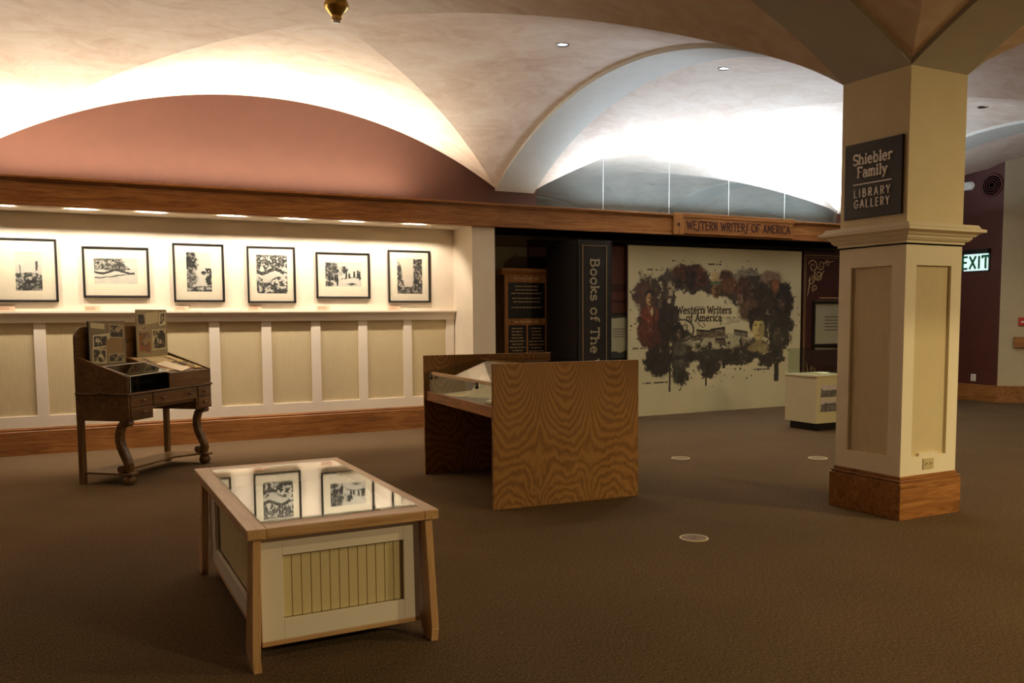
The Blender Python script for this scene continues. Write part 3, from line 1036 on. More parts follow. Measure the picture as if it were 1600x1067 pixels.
for i, (x0, x1, z0, z1, win, kind, lab) in enumerate(FRAMES):
    W_, H_ = x1 - x0, z1 - z0
    t = thing('framed_photograph', lab, 'framed photograph', ((x0 + x1) / 2, WALL - 0.002, z0), 0, 'framed photographs on the lit wall')
    tilt = math.radians(0.8)
    fw, fd = 0.026, 0.034
    a, b = -W_ / 2, W_ / 2
    f = MB()
    f.prism([(0, 0), (fw, 0), (fw, 0.008), (fw * .5, fd), (0, fd)], lambda p, q, s: (a + p + 0, -q, s), 0, H_)
    f.prism([(0, 0), (fw, 0), (fw, 0.008), (fw * .5, fd), (0, fd)], lambda p, q, s: (b - p, -q, s), 0, H_)
    f.prism([(0, 0), (fw, 0), (fw, 0.008), (fw * .5, fd), (0, fd)], lambda p, q, s: (s, -q, p), a + fw, b - fw)
    f.prism([(0, 0), (fw, 0), (fw, 0.008), (fw * .5, fd), (0, fd)], lambda p, q, s: (s, -q, H_ - p), a + fw, b - fw)
    f.build('frame', M['black'], t, bevel=0.002)
    sx0, sx1, t0, t1 = win
    px0, px1, pz1, pz0 = a + sx0 * W_, a + sx1 * W_, H_ * (1 - t0), H_ * (1 - t1)
    mt = MB()
    mt.box(a + fw, px0, -0.012, -0.006, fw, H_ - fw)
    mt.box(px1, b - fw, -0.012, -0.006, fw, H_ - fw)
    mt.box(px0, px1, -0.012, -0.006, fw, pz0)
    mt.box(px0, px1, -0.012, -0.006, pz1, H_ - fw)
    mt.build('mat', M['mat_board'], t)
    nx = int(230 * (px1 - px0) / 0.45)
    ny = int(230 * (pz1 - pz0) / 0.45)
    picture('print', photo_pic(kind, nx, ny), px1 - px0, pz1 - pz0, t, M['print'], px0, -0.009, pz0)
    box('glazing', M['glass'], a + fw * .6, b - fw * .6, -0.0175, -0.0155, fw * .6, H_ - fw * .6, t)
    c = thing('caption_card', CAPX[i], 'caption card', (x0 + 0.085, WALL - 0.006, 1.60), 0, 'caption cards on the ledge')
    box('card', M['card'], -0.08, 0.08, -0.006, 0, 0, 0.062, c)
    mm = MB()
    for zz in (0.044, 0.032, 0.02):
        dashes(mm, -0.066, 0.02 + random.random() * .03, zz, 0.004, -0.006, 0.0006, random)
    mm.build('small_print', M['dark_ink'], c)


# ------------------------------------------------------------------ low display table in front
def display_table():
    t = thing('display_table', 'low oak display table with cream panelled sides and glass top', 'display table', (1.053, 4.508, 0))
    hx, hy = 0.43, 0.852
    # oak rim
    r = MB()
    gi = (-0.35, 0.362, -0.735, 0.72)   # glass opening x0,x1,y0,y1
    box('side_rail', M['loak_y'], -hx, gi[0], -hy, hy, 0.575, 0.62, t, 0.004)
    box('side_rail', M['loak_y'], gi[1], hx, -hy, hy, 0.575, 0.62, t, 0.004)
    box('end_rail', M['loak_x'], gi[0], gi[1], -hy, gi[2], 0.575, 0.62, t, 0.004)
    box('end_rail', M['loak_x'], gi[0], gi[1], gi[3], hy, 0.575, 0.62, t, 0.004)
    box('glass_top', M['glass_top'], gi[0] - 0.004, gi[1] + 0.004, gi[2] - 0.004, gi[3] + 0.004, 0.621, 0.629, t, 0.002)
    box('display_bed', M['felt'], gi[0], gi[1], gi[2], gi[3], 0.50, 0.512, t)
    # body
    bx0, bx1, by0, by1, z0, z1 = -0.364, 0.364, -0.765, 0.765, 0.10, 0.575
    fr = 0.02

    def face(axis, sgn, a0, a1, c, ro0, ro1, rz0, rz1, nm):
        m = MB()

        def bx(p0, p1, za, zb, d0=0.0, d1=fr):
            if axis == 'y':
                lo, hi = sorted((c - sgn * d0, c - sgn * d1))
                m.box(p0, p1, lo, hi, za, zb)
            else:
                lo, hi = sorted((c - sgn * d0, c - sgn * d1))
                m.box(lo, hi, p0, p1, za, zb)
        bx(a0, ro0, z0, z1)
        bx(ro1, a1, z0, z1)
        bx(ro0, ro1, z0, rz0)
        bx(ro0, ro1, rz1, z1)
        fo = m.build('panel_frame', M['white_trim'], t, bevel=0.002)
        m = MB()
        nb = max(1, int(round((ro1 - ro0) / 0.044)))
        wd = (ro1 - ro0) / nb
        for k in range(nb):
            p0, p1 = ro0 + k * wd, ro0 + (k + 1) * wd
            bx(p0, p1, rz0, rz1, 0.03, 0.034)
            bx(p0 + 0.0022, p1 - 0.0022, rz0, rz1, 0.0255, 0.03)
        m.build(nm, M['board_cream'], t)
    face('y', -1, bx0, bx1, by0, -0.268, 0.288, 0.19, 0.474, 'beadboard')
    face('y', 1, bx0, bx1, by1, -0.268, 0.288, 0.19, 0.474, 'beadboard')
    face('x', -1, by0 + .02, by1 - .02, bx0, -0.56, 0.56, 0.19, 0.474, 'beadboard')
    face('x', 1, by0 + .02, by1 - .02, bx1, -0.56, 0.56, 0.19, 0.474, 'beadboard')
    box('bottom_panel', M['loak_x'], bx0 + .0, bx1, by0 - .0, by1, 0.078, 0.10, t, 0.002)
    # splayed legs
    for sx in (-1, 1):
        for sy in (-1, 1):
            m = MB()
            xo_t, xo_b = 0.405, 0.424
            th = 0.036
            yo_t, yo_b = 0.83, 0.852
            def ring(xo, yo, dep, z):
                xs = sorted((sx * xo, sx * (xo - th)))
                ys = sorted((sy * yo, sy * (yo - dep)))
                return [(xs[0], ys[0], z), (xs[1], ys[0], z), (xs[1], ys[1], z), (xs[0], ys[1], z)]
            lv = [ring(xo_b - .004, yo_b - .002, 0.085, 0), ring(xo_b, yo_b, 0.155, 0.06), ring(xo_t, yo_t, 0.105, 0.575)]
            m.hexa(lv[0], lv[1])
            m.hexa(lv[1], lv[2])
            m.build('leg', M['loak_z'], t, bevel=0.003)
    return t


M['board_cream'] = paint('board_cream_paint', S(214, 196, 146), 0.55, 0.03)
display_table()
t = thing('label_card', 'small white card on the glass of the low display table', 'label card', (1.36, 4.72, 0.629), math.radians(4))
box('card', M['white_paper'], -0.05, 0.05, -0.028, 0.028, 0.0002, 0.0025, t)
m = MB()
for yy in (0.012, 0.0, -0.012):
    m.box(-0.04, 0.03, yy, yy + 0.004, 0.0025, 0.0029)
m.build('small_print', M['dark_ink'], t)


# ------------------------------------------------------------------ oak display case
CA = math.radians(-3.5)
CO = (2.885, 5.975, 0)


def display_case():
    t = thing('oak_display_case', 'oak display case with tall end panels and a slanted glass lid', 'display case', CO, CA)
    W_, D_ = 1.31, 1.72
    box('end_panel', M['veneer'], 0, W_, 0, 0.03, 0, 1.142, t, 0.003)
    box('end_panel', M['veneer'], 0, W_ + 0.03, D_, D_ + 0.03, 0, 1.142, t, 0.003)
    box('tray_rail', M['oak_y'], 0.02, 0.05, 0.03, D_, 0.715, 0.80, t, 0.003)
    box('tray_rail', M['oak_y'], W_ - 0.05, W_ - 0.02, 0.03, D_, 0.715, 0.80, t, 0.003)
    box('tray', M['felt'], 0.05, W_ - 0.05, 0.03, D_, 0.76, 0.785, t)
    box('back_panel', M['oak_z'], W_ - 0.30, W_ - 0.27, 0.03, D_, 0.06, 0.76, t)
    # glass: low wall, sloping lid, top
    box('front_pane', M['glass_case'], 0.028, 0.036, 0.04, D_ - 0.01, 0.80, 0.975, t)
    box('rear_pane', M['glass_case'], W_ - 0.036, W_ - 0.028, 0.04, D_ - 0.01, 0.80, 1.09, t)
    m = MB()
    m.hexa([(0.028, 0.035, 0.985), (0.56, 0.035, 1.085), (0.56, D_ - 0.005, 1.085), (0.028, D_ - 0.005, 0.985)],
           [(0.028, 0.035, 0.993), (0.56, 0.035, 1.093), (0.56, D_ - 0.005, 1.093), (0.028, D_ - 0.005, 0.993)])
    m.hexa([(0.56, 0.035, 1.085), (W_ - .028, 0.035, 1.092), (W_ - .028, D_ - 0.005, 1.092), (0.56, D_ - 0.005, 1.085)],
           [(0.56, 0.035, 1.093), (W_ - .028, 0.035, 1.10), (W_ - .028, D_ - 0.005, 1.10), (0.56, D_ - 0.005, 1.093)])
    m.build('glass_lid', M['glass_case'], t)
    box('lid_rail', M['loak_y'], 0.012, 0.034, 0.035, 1.53, 0.968, 0.996, t, 0.002)
    MB().box(0.553, 0.567, 0.035, D_ - .005, 1.093, 1.101).build('lid_strip', M['brass'], t)
    for yy in (0.36, 1.53):
        m = MB()
        m.box(0.004, 0.014, yy - 0.022, yy + 0.022, 0.945, 0.975)
        m.box(0.004, 0.02, yy - 0.012, yy + 0.012, 0.925, 0.948)
        m.lathe([(0.012, -0.012), (0.012, 0.006)], 0.008, yy, 0.935, 12, 'X')
        m.build('latch', M['metal'], t, bevel=0.002)
    return t


display_case()


def in_case(x, y, z=0.7865):
    c, s = math.cos(CA), math.sin(CA)
    return (CO[0] + x * c - y * s, CO[1] + x * s + y * c, z)


def open_book(nm, lab, loc, rz, w_, d_, mat_page, tilt=0.16):
    t = thing(nm, lab, 'book', loc, rz)
    m = MB()
    m.box(-w_ - .008, 0, -d_ / 2 - .008, d_ / 2 + .008, 0, 0.004)
    m.box(0, w_ + .008, -d_ / 2 - .008, d_ / 2 + .008, 0, 0.004)
    m.build('cover', M['book_black'], t)
    for sg in (-1, 1):
        m = MB()
        P = [(0, .006), (w_ * .12, .03), (w_ * .35, .036), (w_ * .7, .03), (w_, .02)]
        prof = [(p, q) for p, q in P] + [(w_, .004), (0, .004)]
        m.prism(prof, lambda p, q, s: (sg * p, s, q), -d_ / 2, d_ / 2)
        m.build('page_block', mat_page, t, smooth=True)
    return t


open_book('open_book', 'open book lying flat in the glass display case nearest its latch', in_case(0.34, 0.44), CA + math.radians(20), 0.17, 0.25, M['white_paper'])
t = thing('propped_document', 'large pale document propped against a stand inside the display case', 'document', in_case(0.40, 0.92), CA + math.radians(-62))
m = MB()
m.hexa([(-0.24, -0.10, 0.001), (0.24, -0.10, 0.001), (0.24, -0.096, 0.001), (-0.24, -0.096, 0.001)], [(-0.24, 0.10, 0.20), (0.24, 0.10, 0.20), (0.24, 0.104, 0.20), (-0.24, 0.104, 0.20)])
m.build('sheet', M['white_paper'], t)
m = MB()
m.hexa([(-0.05, 0.09, 0.0), (0.05, 0.09, 0.0), (0.05, 0.15, 0.0), (-0.05, 0.15, 0.0)], [(-0.05, 0.098, 0.18), (0.05, 0.098, 0.18), (0.05, 0.104, 0.18), (-0.05, 0.104, 0.18)])
m.build('easel', M['black'], t)
t = thing('paper_sheet', 'tan paper sheet lying at the far low edge of the display case', 'paper sheet', in_case(0.31, 1.32), CA + math.radians(12))
m = MB()
m.hexa([(-0.19, -0.16, 0.0005), (0.19, -0.16, 0.0005), (0.19, 0.16, 0.0005), (-0.19, 0.16, 0.0005)], [(-0.19, -0.16, 0.004), (0.19, -0.16, 0.03), (0.19, 0.16, 0.03), (-0.19, 0.16, 0.004)])
m.build('sheet', M['paper'], t)
t = thing('small_box', 'small dark box with a pale lid at the front of the display case', 'box', in_case(0.14, 0.14), CA + math.radians(-8))
box('body', M['book_black'], -0.06, 0.08, -0.05, 0.05, 0.0005, 0.035, t, 0.002)
box('lid', M['white_paper'], -0.064, 0.084, -0.054, 0.054, 0.035, 0.046, t, 0.002)

# ------------------------------------------------------------------ writing desk
DA = math.atan2(1.027, 0.849)
DO = (0.444, 8.43, 0)


def in_desk(x, y, z=0.0):
    c, s = math.cos(DA), math.sin(DA)
    return (DO[0] + x * c - y * s, DO[1] + x * s + y * c, z)


def desk():
    t = thing('writing_desk', 'antique dark walnut writing desk with scroll front legs and sloped top', 'writing desk', DO, DA)
    W_, D_ = 1.335, 0.545
    X, Z = M['desk_x'], M['desk_z']
    # carcass: back panel with rounded shoulders
    m = MB()
    prof = [(0.0, .588), (W_, .588), (W_, 1.30)] + [(W_ - .11 + .11 * math.cos(math.radians(a)), 1.33 + .11 * math.sin(math.radians(a))) for a in range(0, 91, 15)]
    prof += [(.11 + .11 * math.cos(math.radians(a)), 1.33 + .11 * math.sin(math.radians(a))) for a in range(90, 181, 15)]
    m.prism(prof, lambda p, q, s: (p, s, q), D_ - 0.025, D_)
    m.build('back_panel', X, t)
    for xx in (0.0, W_ - 0.022):
        m = MB()
        m.prism([(0, .588), (D_ - .025, .588), (D_ - .025, 1.165), (D_ - .06, 1.16), (0.0, .99)], lambda p, q, s: (s, p, q), xx, xx + 0.022)
        m.build('side_panel', X, t, bevel=0.003)
    # moulding at the writing level
    m = MB()
    m.box(-0.012, W_ + 0.012, -0.014, 0.01, 0.822, 0.842)
    m.box(-0.012, 0.0, 0.01, D_, 0.822, 0.842)
    m.box(W_, W_ + 0.012, 0.01, D_, 0.822, 0.842)
    m.build('waist_moulding', X, t, bevel=0.005)
    # drawer banks
    m = MB()
    m.box(0.022, 0.355, 0.004, D_ - .025, .588, .60)
    m.box(0.333, 0.355, 0.004, D_ - .025, .60, .822)
    m.build('pedestal', X, t)
    m = MB()
    m.box(1.065, W_ - .022, 0.004, D_ - .025, .588, .60)
    m.box(1.065, 1.087, 0.004, D_ - .025, .60, .822)
    m.build('pedestal', X, t)
    box('writing_surface', X, 0.022, W_ - .022, 0.01, D_ - .025, .822, .838, t)
    box('apron', X, 0.355, 1.065, 0.03, 0.05, .672, .70, t)

    def drawer(x0, x1, z0, z1, knobs):
        d = box('drawer', X, x0, x1, -0.006, 0.3, z0, z1, t, 0.004)
        for kx in knobs:
            k = MB()
            zc = (z0 + z1) / 2
            k.tube([(kx, -0.004, zc), (kx, -0.02, zc)], 0.008, 10)
            k.tube([(kx - .028, -0.026, zc), (kx - .02, -0.03, zc + .002), (kx, -0.032, zc + .003), (kx + .02, -0.03, zc + .002), (kx + .028, -0.026, zc)], [0.006, .010, .011, .010, .006], 10)
            k.build('pull', X, d, smooth=True)
    drawer(0.026, 0.330, .712, .816, [0.19])
    drawer(0.026, 0.330, .604, .706, [0.19])
    drawer(0.359, 1.061, .704, .816, [0.49, 0.93])
    drawer(1.091, W_ - .026, .712, .816, [1.195])
    drawer(1.091, W_ - .026, .604, .706, [1.185])
    # pull-out slides
    for sx, x0 in ((-1, -0.06), (1, W_ - .06)):
        s = box('candle_slide', X, x0, x0 + 0.12, 0.22, 0.30, .842, .854, t, 0.003)
        s_x = x0 if sx < 0 else x0 + .12
        MB().lathe([(0.006, -0.01), (0.009, 0.0), (0.006, 0.01)], s_x + sx * .008, 0.26, .848, 10, 'X').build('knob', X, s)
    # upper case: front board at right, open well at left
    box('front_board', X, 0.64, W_ - .022, 0.0, 0.02, .842, .985, t, 0.003)
    m = MB()
    m.prism([(0.0, .842), (D_ - .03, .842), (D_ - .03, 1.15), (0.0, .985)], lambda p, q, s: (s, p, q), 0.622, 0.64)
    m.prism([(0.30, .842), (D_ - .03, .842), (D_ - .03, 1.14), (0.30, 1.07)], lambda p, q, s: (s, p, q), 0.80, 0.812)
    m.build('divider', X, t)
    m = MB()
    m.hexa([(0.66, 0.012, .972), (W_ - .03, 0.012, .972), (W_ - .03, .505, 1.122), (0.66, .505, 1.122)], [(0.66, 0.012, .984), (W_ - .03, 0.012, .984), (W_ - .03, .505, 1.134), (0.66, .505, 1.134)])
    m.build('sloped_lid', X, t, bevel=0.003)
    box('well_floor', X, 0.022, 0.622, 0.02, D_ - .025, .842, .86, t)
    m = MB()
    m.box(0.022, 0.622, 0.30, 0.312, .86, 1.045)
    m.box(0.022, 0.622, 0.41, 0.42, .86, 1.085)
    m.build('pigeonhole_rail', X, t)
    # legs
    for xx in (0.0, W_ - .05):
        box('rear_leg', Z, xx, xx + 0.05, D_ - 0.05, D_, 0, .588, t, 0.003)
    path = [(.060, .545), (.035, .562), (.012, .578), (.02, .585), (.05, .575), (.085, .53), (.105, .47), (.106, .41), (.09, .34), (.06, .27), (.03, .21), (.018, .16), (.03, .125)]
    for xx in (0.055, W_ - 0.06):
        m = MB()
        pts = [(xx, .035 + p, q) for p, q in path[3:]]
        rad = [(.040, .030)] + [(.040, .034)] * 3 + [(.040, .036)] * 3 + [(.040, .034), (.038, .033), (.036, .03)]
        m.tube(pts, rad, 16)
        # scroll rolls
        for (cv, cz, rr) in ((.030, .565, .028), (.105, .145, .036)):
            m.lathe([(rr * .5, -.043), (rr, -.038), (rr, .038), (rr * .5, .043)], xx, .035 + cv - .02, cz, 16, 'X')
        lg = m.build('scroll_leg', X, t, smooth=True, angle=50)
        b = MB()
        b.box(xx - .05, xx + .05, 0.0, .125, .088, .112)
        b.build('foot_block', X, lg, bevel=0.004)
        b = MB()
        b.lathe([(.018, 0.0), (.044, .008), (.056, .03), (.056, .052), (.046, .076), (.035, .09)], xx, .062, 0, 20)
        b.build('bun_foot', X, lg, smooth=True)
    # low shelf with a hollow front
    pts = [(.02, .50), (.02, .085), (.105, .085), (.36, .22), (1.0, .22), (W_ - .11, .085), (W_ - .02, .085), (W_ - .02, .50)]
    m = MB()
    m.hexa([(p, q, .092) for p, q in pts], [(p, q, .110) for p, q in pts])
    m.build('low_shelf', X, t)
    return t


desk()

# posters and papers on the desk
def collage(nx, ny, seed, base):
    rng = np.random.default_rng(seed)
    p = Pic(nx, ny, base)
    n = fbm(ny, nx, 6, 4, seed)
    p.a *= (0.85 + 0.3 * n)[..., None]
    cards = [(.06, .42, .05, .17), (.55, .95, .08, .4), (.1, .55, .3, .6), (.45, .9, .42, .72), (.08, .45, .62, .95), (.5, .95, .74, .96)] if seed % 2 else [(.3, .72, .06, .3), (.04, .3, .08, .45), (.74, .96, .06, .34), (.06, .46, .46, .92), (.5, .96, .42, .86)]
    for i, (a, b, c, d) in enumerate(cards):
        col = [C3(200, 186, 140), C3(168, 150, 108), C3(216, 204, 164), C3(150, 118, 70)][i % 4]
        sk = (rng.random() - .5) * .25
        t2 = p.t + (p.s - (a + b) / 2) * sk
        m = ((p.s > a) & (p.s < b) & (t2 > c) & (t2 < d)).astype(float)
        p.over(m, col)
        if i % 3 != 0 or seed % 2 == 0 and i:
            nn = fbm(ny, nx, 9, 4, seed * 7 + i, .65)
            inner = ((p.s > a + .03) & (p.s < b - .03) & (t2 > c + .03) & (t2 < d - .03)).astype(float)
            p.over(inner * (nn > .5), C3(60, 52, 40))
            p.over(inner * ((nn > .4) & (nn < .5)), C3(124, 112, 84))
            if i == 3:
                p.over(inner * (nn > .55), C3(140, 84, 36))
    return p


t = thing('poster_board', 'left poster board of pasted photographs leaning on the desk back', 'poster board', in_desk(.10, .455, 1.06), DA, 'poster boards on the desk')
o = picture('sheet', collage(140, 120, 3, C3(128, 112, 80)), .51, .41, t, M['print'], 0, 0, 0.02, 0.008)
MB().box(-.008, .0, -.002, .010, 0.02, .43).build('edge_strip', M['black'], t)
t = thing('poster_board', 'taller right poster board of pasted clippings standing above the ledge line', 'poster board', in_desk(.79, .462, 1.128), DA, 'poster boards on the desk')
picture('sheet', collage(140, 120, 4, C3(150, 134, 96)), .50, .475, t, M['print'], 0, 0, 0.0, 0.008)

sl = math.atan2(.15, .493)


def on_slope(name, lab, cat, x, y, w_, d_, mat, rz=0.0, pic=None, lift=0.0045, group=None):
    z = .984 + (y - .012) / .493 * .15 + lift
    t = thing(name, lab, cat, in_desk(x, y, z), 0, group)
    t.rotation_euler = (Matrix.Rotation(DA, 3, 'Z') @ Matrix.Rotation(sl, 3, 'X') @ Matrix.Rotation(rz, 3, 'Z')).to_euler()
    if pic is not None:
        o = picture('sheet', pic, w_, d_, t, M['print'], -w_ / 2, 0, -d_ / 2, 0.002)
        o.rotation_euler = (-math.pi / 2, 0, 0)
    else:
        box('sheet', mat, -w_ / 2, w_ / 2, -d_ / 2, d_ / 2, 0, 0.002, t)
    return t


on_slope('document_panel', 'tan collage panel lying on the sloped right half of the desk', 'document', .985, .27, .60, .40, None, 0.0, collage(120, 90, 6, C3(196, 170, 118)))
on_slope('letter', 'pale letter sheet lying across the collage on the desk slope', 'letter', .93, .16, .26, .26, M['white_paper'], 0.25, None, 0.007)
on_slope('newspaper_clipping', 'narrow yellowed clipping along the right edge of the desk slope', 'clipping', 1.22, .25, .12, .42, None, -0.05, collage(50, 140, 8, C3(206, 180, 104)), 0.0115)

# acrylic cover over the left well
t = thing('acrylic_cover', 'clear acrylic cover with bright edges over the left half of the desk', 'cover', in_desk(0, 0, .842), DA)
m = MB()
x0, x1 = .03, .612
m.box(x0, x1, -.002, .004, .002, .15)
m.hexa([(x0, -.002, .15), (x1, -.002, .165), (x1, .27, .245), (x0, .27, .235)], [(x0, -.002, .154), (x1, -.002, .169), (x1, .27, .249), (x0, .27, .239)])
m.build('pane', glass('acrylic', (0.36, 0.35, 0.34, 1), 1.7, 0.03, .06), t)
m = MB()
m.tube([(x0, -.004, .004), (x0, -.004, .152), (x1, -.004, .167)], .0035, 6)
m.tube([(x0, -.002, .154), (x0, .27, .239)], .0035, 6)
m.tube([(x1, -.002, .169), (x1, .27, .249)], .0035, 6)
m.tube([(x0, .27, .24), (x1, .27, .25)], .0035, 6)
m.build('polished_edge', M['white_plastic'], t)
t = thing('typewriter', 'black typewriter seen dimly under the acrylic cover on the desk', 'typewriter', in_desk(.32, .15, .860), DA)
m = MB()
m.prism([(-.12, 0.001), (.12, 0.001), (.12, .10), (.04, .11), (-.05, .06), (-.12, .045)], lambda p, q, s: (s, p, q), -.17, .17)
m.build('body', M['black'], t, bevel=.006)
MB().lathe([(.02, -.2), (.02, .2)], 0, .085, .118, 16, 'X').build('platen', M['metal'], t)
m = MB()
for r in range(3):
    for k in range(9):
        m.lathe([(.008, 0), (.008, .008)], -.13 + k * .032 + r * .008, -.10 + r * .026, .052 + r * .006, 8)
m.build('keys', M['white_plastic'], t)


# ------------------------------------------------------------------ exhibit nook
# honour board
t = thing('honor_board', 'tall wooden honor board with black name plaques in the nook', 'honor board', (5.50, 11.0, 0))
hb = MB()
hb.box(0, .72, 0, .30, 0, 2.10)
hb.build('cabinet', M['oak_z2'] if 'oak_z2' in M else M['desk_z'], t, bevel=0.004)
hb = MB()
hb.prism([(0, 2.10), (.02, 2.10), (.05, 2.15), (.05, 2.19), (0, 2.19)], lambda p, q, s: (s, -p, q), -.05, .77)
hb.box(-.05, .77, 0, .34, 2.10, 2.19)
hb.build('crown', M['oak_x'], t)
m = MB()
m.box(0, .06, -.02, 0, 0, 2.10)
m.box(.66, .72, -.02, 0, 0, 2.10)
for z0, z1 in ((1.99, 2.10), (1.385, 1.48), (.78, .86)):
    m.box(.06, .66, -.02, 0, z0, z1)
m.box(.35, .375, -.02, 0, .2, 1.385)
m.build('face_frame', M['oak_z'], t, bevel=0.003)
rr = random.Random(4)
for (a, b, z0, z1, lines) in ((.065, .655, 1.485, 1.985, (1.93, 1.88, 1.83, 1.76, 1.71, 1.63)), (.065, .345, .865, 1.38, [1.33 - .045 * i for i in range(9)]), (.38, .655, .865, 1.38, [1.33 - .047 * i for i in range(9)]),
                              (.065, .345, .3, .775, []), (.38, .655, .3, .775, [])):
    p = box('plaque', M['plaque'], a, b, -.012, 0, z0, z1, t, 0.002)
    m = MB()
    for zz in lines:
        wd = (b - a) * rr.uniform(.55, .9)
        c = (a + b) / 2
        dashes(m, c - wd / 2, c + wd / 2, zz, .016, -.012, .001, rr)
    if lines:
        m.build('lettering', M['gold'], p)
for zz in (2.035, 1.42, .81):
    m = MB()
    dashes(m, .16, .56, zz, .026, -.02, .0015, rr)
    m.build('gilt_heading', M['gold'], t)

# giant book
t = thing('giant_book', 'giant black standing book with Books of The W lettered down its spine', 'book', (6.135, 10.0, 0))
W_, D_, H_ = .535, .90, 2.53
m = MB()
m.box(0, .028, .02, D_, 0, H_)
m.box(W_ - .028, W_, .02, D_, 0, H_)
m.build('cover_board', M['book_black'], t, bevel=0.006)
m = MB()
prof = [(0, .03)] + [(W_ * k / 10, .03 - .035 * math.sin(math.pi * k / 10) ** .7) for k in range(1, 10)] + [(W_, .03), (W_, .05), (0, .05)]
m.hexa([(p, q, 0) for p, q in prof], [(p, q, H_) for p, q in prof])
m.build('spine', M['book_black'], t)
box('page_block', M['paper'], .03, W_ - .03, .06, D_ - .02, .03, H_ - .03, t)
m = MB()
for a in (.05, .43):
    m.box(a, a + .006, -.009, 0.0, .12, H_ - .07)
m.box(.05, .436, -.009, 0, H_ - .076, H_ - .07)
m.box(.05, .436, -.009, 0, .12, .126)
m.build('gilt_border', M['gold'], t)
m = MB()
lettering(m, 'Books of The W', 0, 0, .135, .022, .006, 0, .06, True, 1.30, 'l')
lt = m.build('lettering', M['spine_letter'], t)
lt.rotation_euler = (0, math.pi / 2, 0)
lt.location = (.175, -.005, 2.28)

# maroon side banner with a small framed sheet
def filigree(mb, ox, oz, s, sx, sz, y):
    """scroll ornament growing from a corner; sx, sz = +-1"""
    def spiral(cx, cz, r, a0, turns, w0):
        P, R = [], []
        for k in range(26):
            f = k / 25
            a = math.radians(a0) + turns * 2 * math.pi * f
            P.append((ox + sx * (cx + r * (1 - .8 * f) * math.cos(a)) * s, y, oz + sz * (cz + r * (1 - .8 * f) * math.sin(a)) * s))
            R.append(w0 * s * (1 - .5 * f) + .001)
        mb.tube(P, R, 6)
    spiral(.22, .2, .17, 200, 1.4, .016)
    spiral(.5, .16, .13, 160, -1.3, .014)
    spiral(.16, .55, .12, 280, 1.3, .014)
    spiral(.42, .42, .15, 220, -1.5, .018)
    spiral(.3, .75, .1, 120, 1.2, .012)
    spiral(.72, .12, .09, 200, 1.2, .011)
    for (a, b, c, d) in ((.05, .95, .12, .45), (.95, .05, .55, .12), (.3, .55, .62, .3)):
        mb.tube([(ox + sx * a * s, y, oz + sz * b * s), (ox + sx * (a + c) / 2 * s + .02 * s, y, oz + sz * (b + d) / 2 * s), (ox + sx * c * s, y, oz + sz * d * s)], [.004 * s + .001, .016 * s + .001, .006 * s + .001], 6)


t = thing('side_banner', 'narrow maroon panel between the giant book and the mural', 'banner', (6.72, 10.72, 0))
box('panel', M['maroon_dark'] if 'maroon_dark' in M else M['maroon'], 0, .70, 0, .04, 0, 2.53, t)
m = MB()
m.box(0, .70, -.003, 0, 1.86, 1.98)
m.box(0, .70, -.003, 0, 1.70, 1.74)
m.build('printed_stripe', M['ink'], t)
f = thing('framed_notice', 'small framed notice on the maroon panel beside the giant book', 'framed notice', (7.02, 10.715, .86))
m = MB()
m.box(0, .40, -.02, 0, 0, .03)
m.box(0, .40, -.02, 0, .66, .69)
m.box(0, .03, -.02, 0, .03, .66)
m.box(.37, .40, -.02, 0, .03, .66)
m.build('frame', M['black'], f)
p = Pic(60, 100, C3(170, 165, 135))
n = fbm(100, 60, 5, 4, 5)
p.over(((p.t > .86 + .12 * (n - .5)) | (p.t < .05 + .05 * n)).astype(float), C3(50, 48, 40))
for k in range(4):
    p.over(p.rect(.3, .9, .32 + k * .06, .335 + k * .06), C3(90, 86, 70))
picture('notice', p, .34, .63, f, M['print'], .03, -.008, .03)

# mural panel
t = thing('mural_panel', 'large cream mural of painted portraits titled Western Writers of America', 'mural', (7.36, 10.62, 0))
MW, MH = 3.45, 2.545


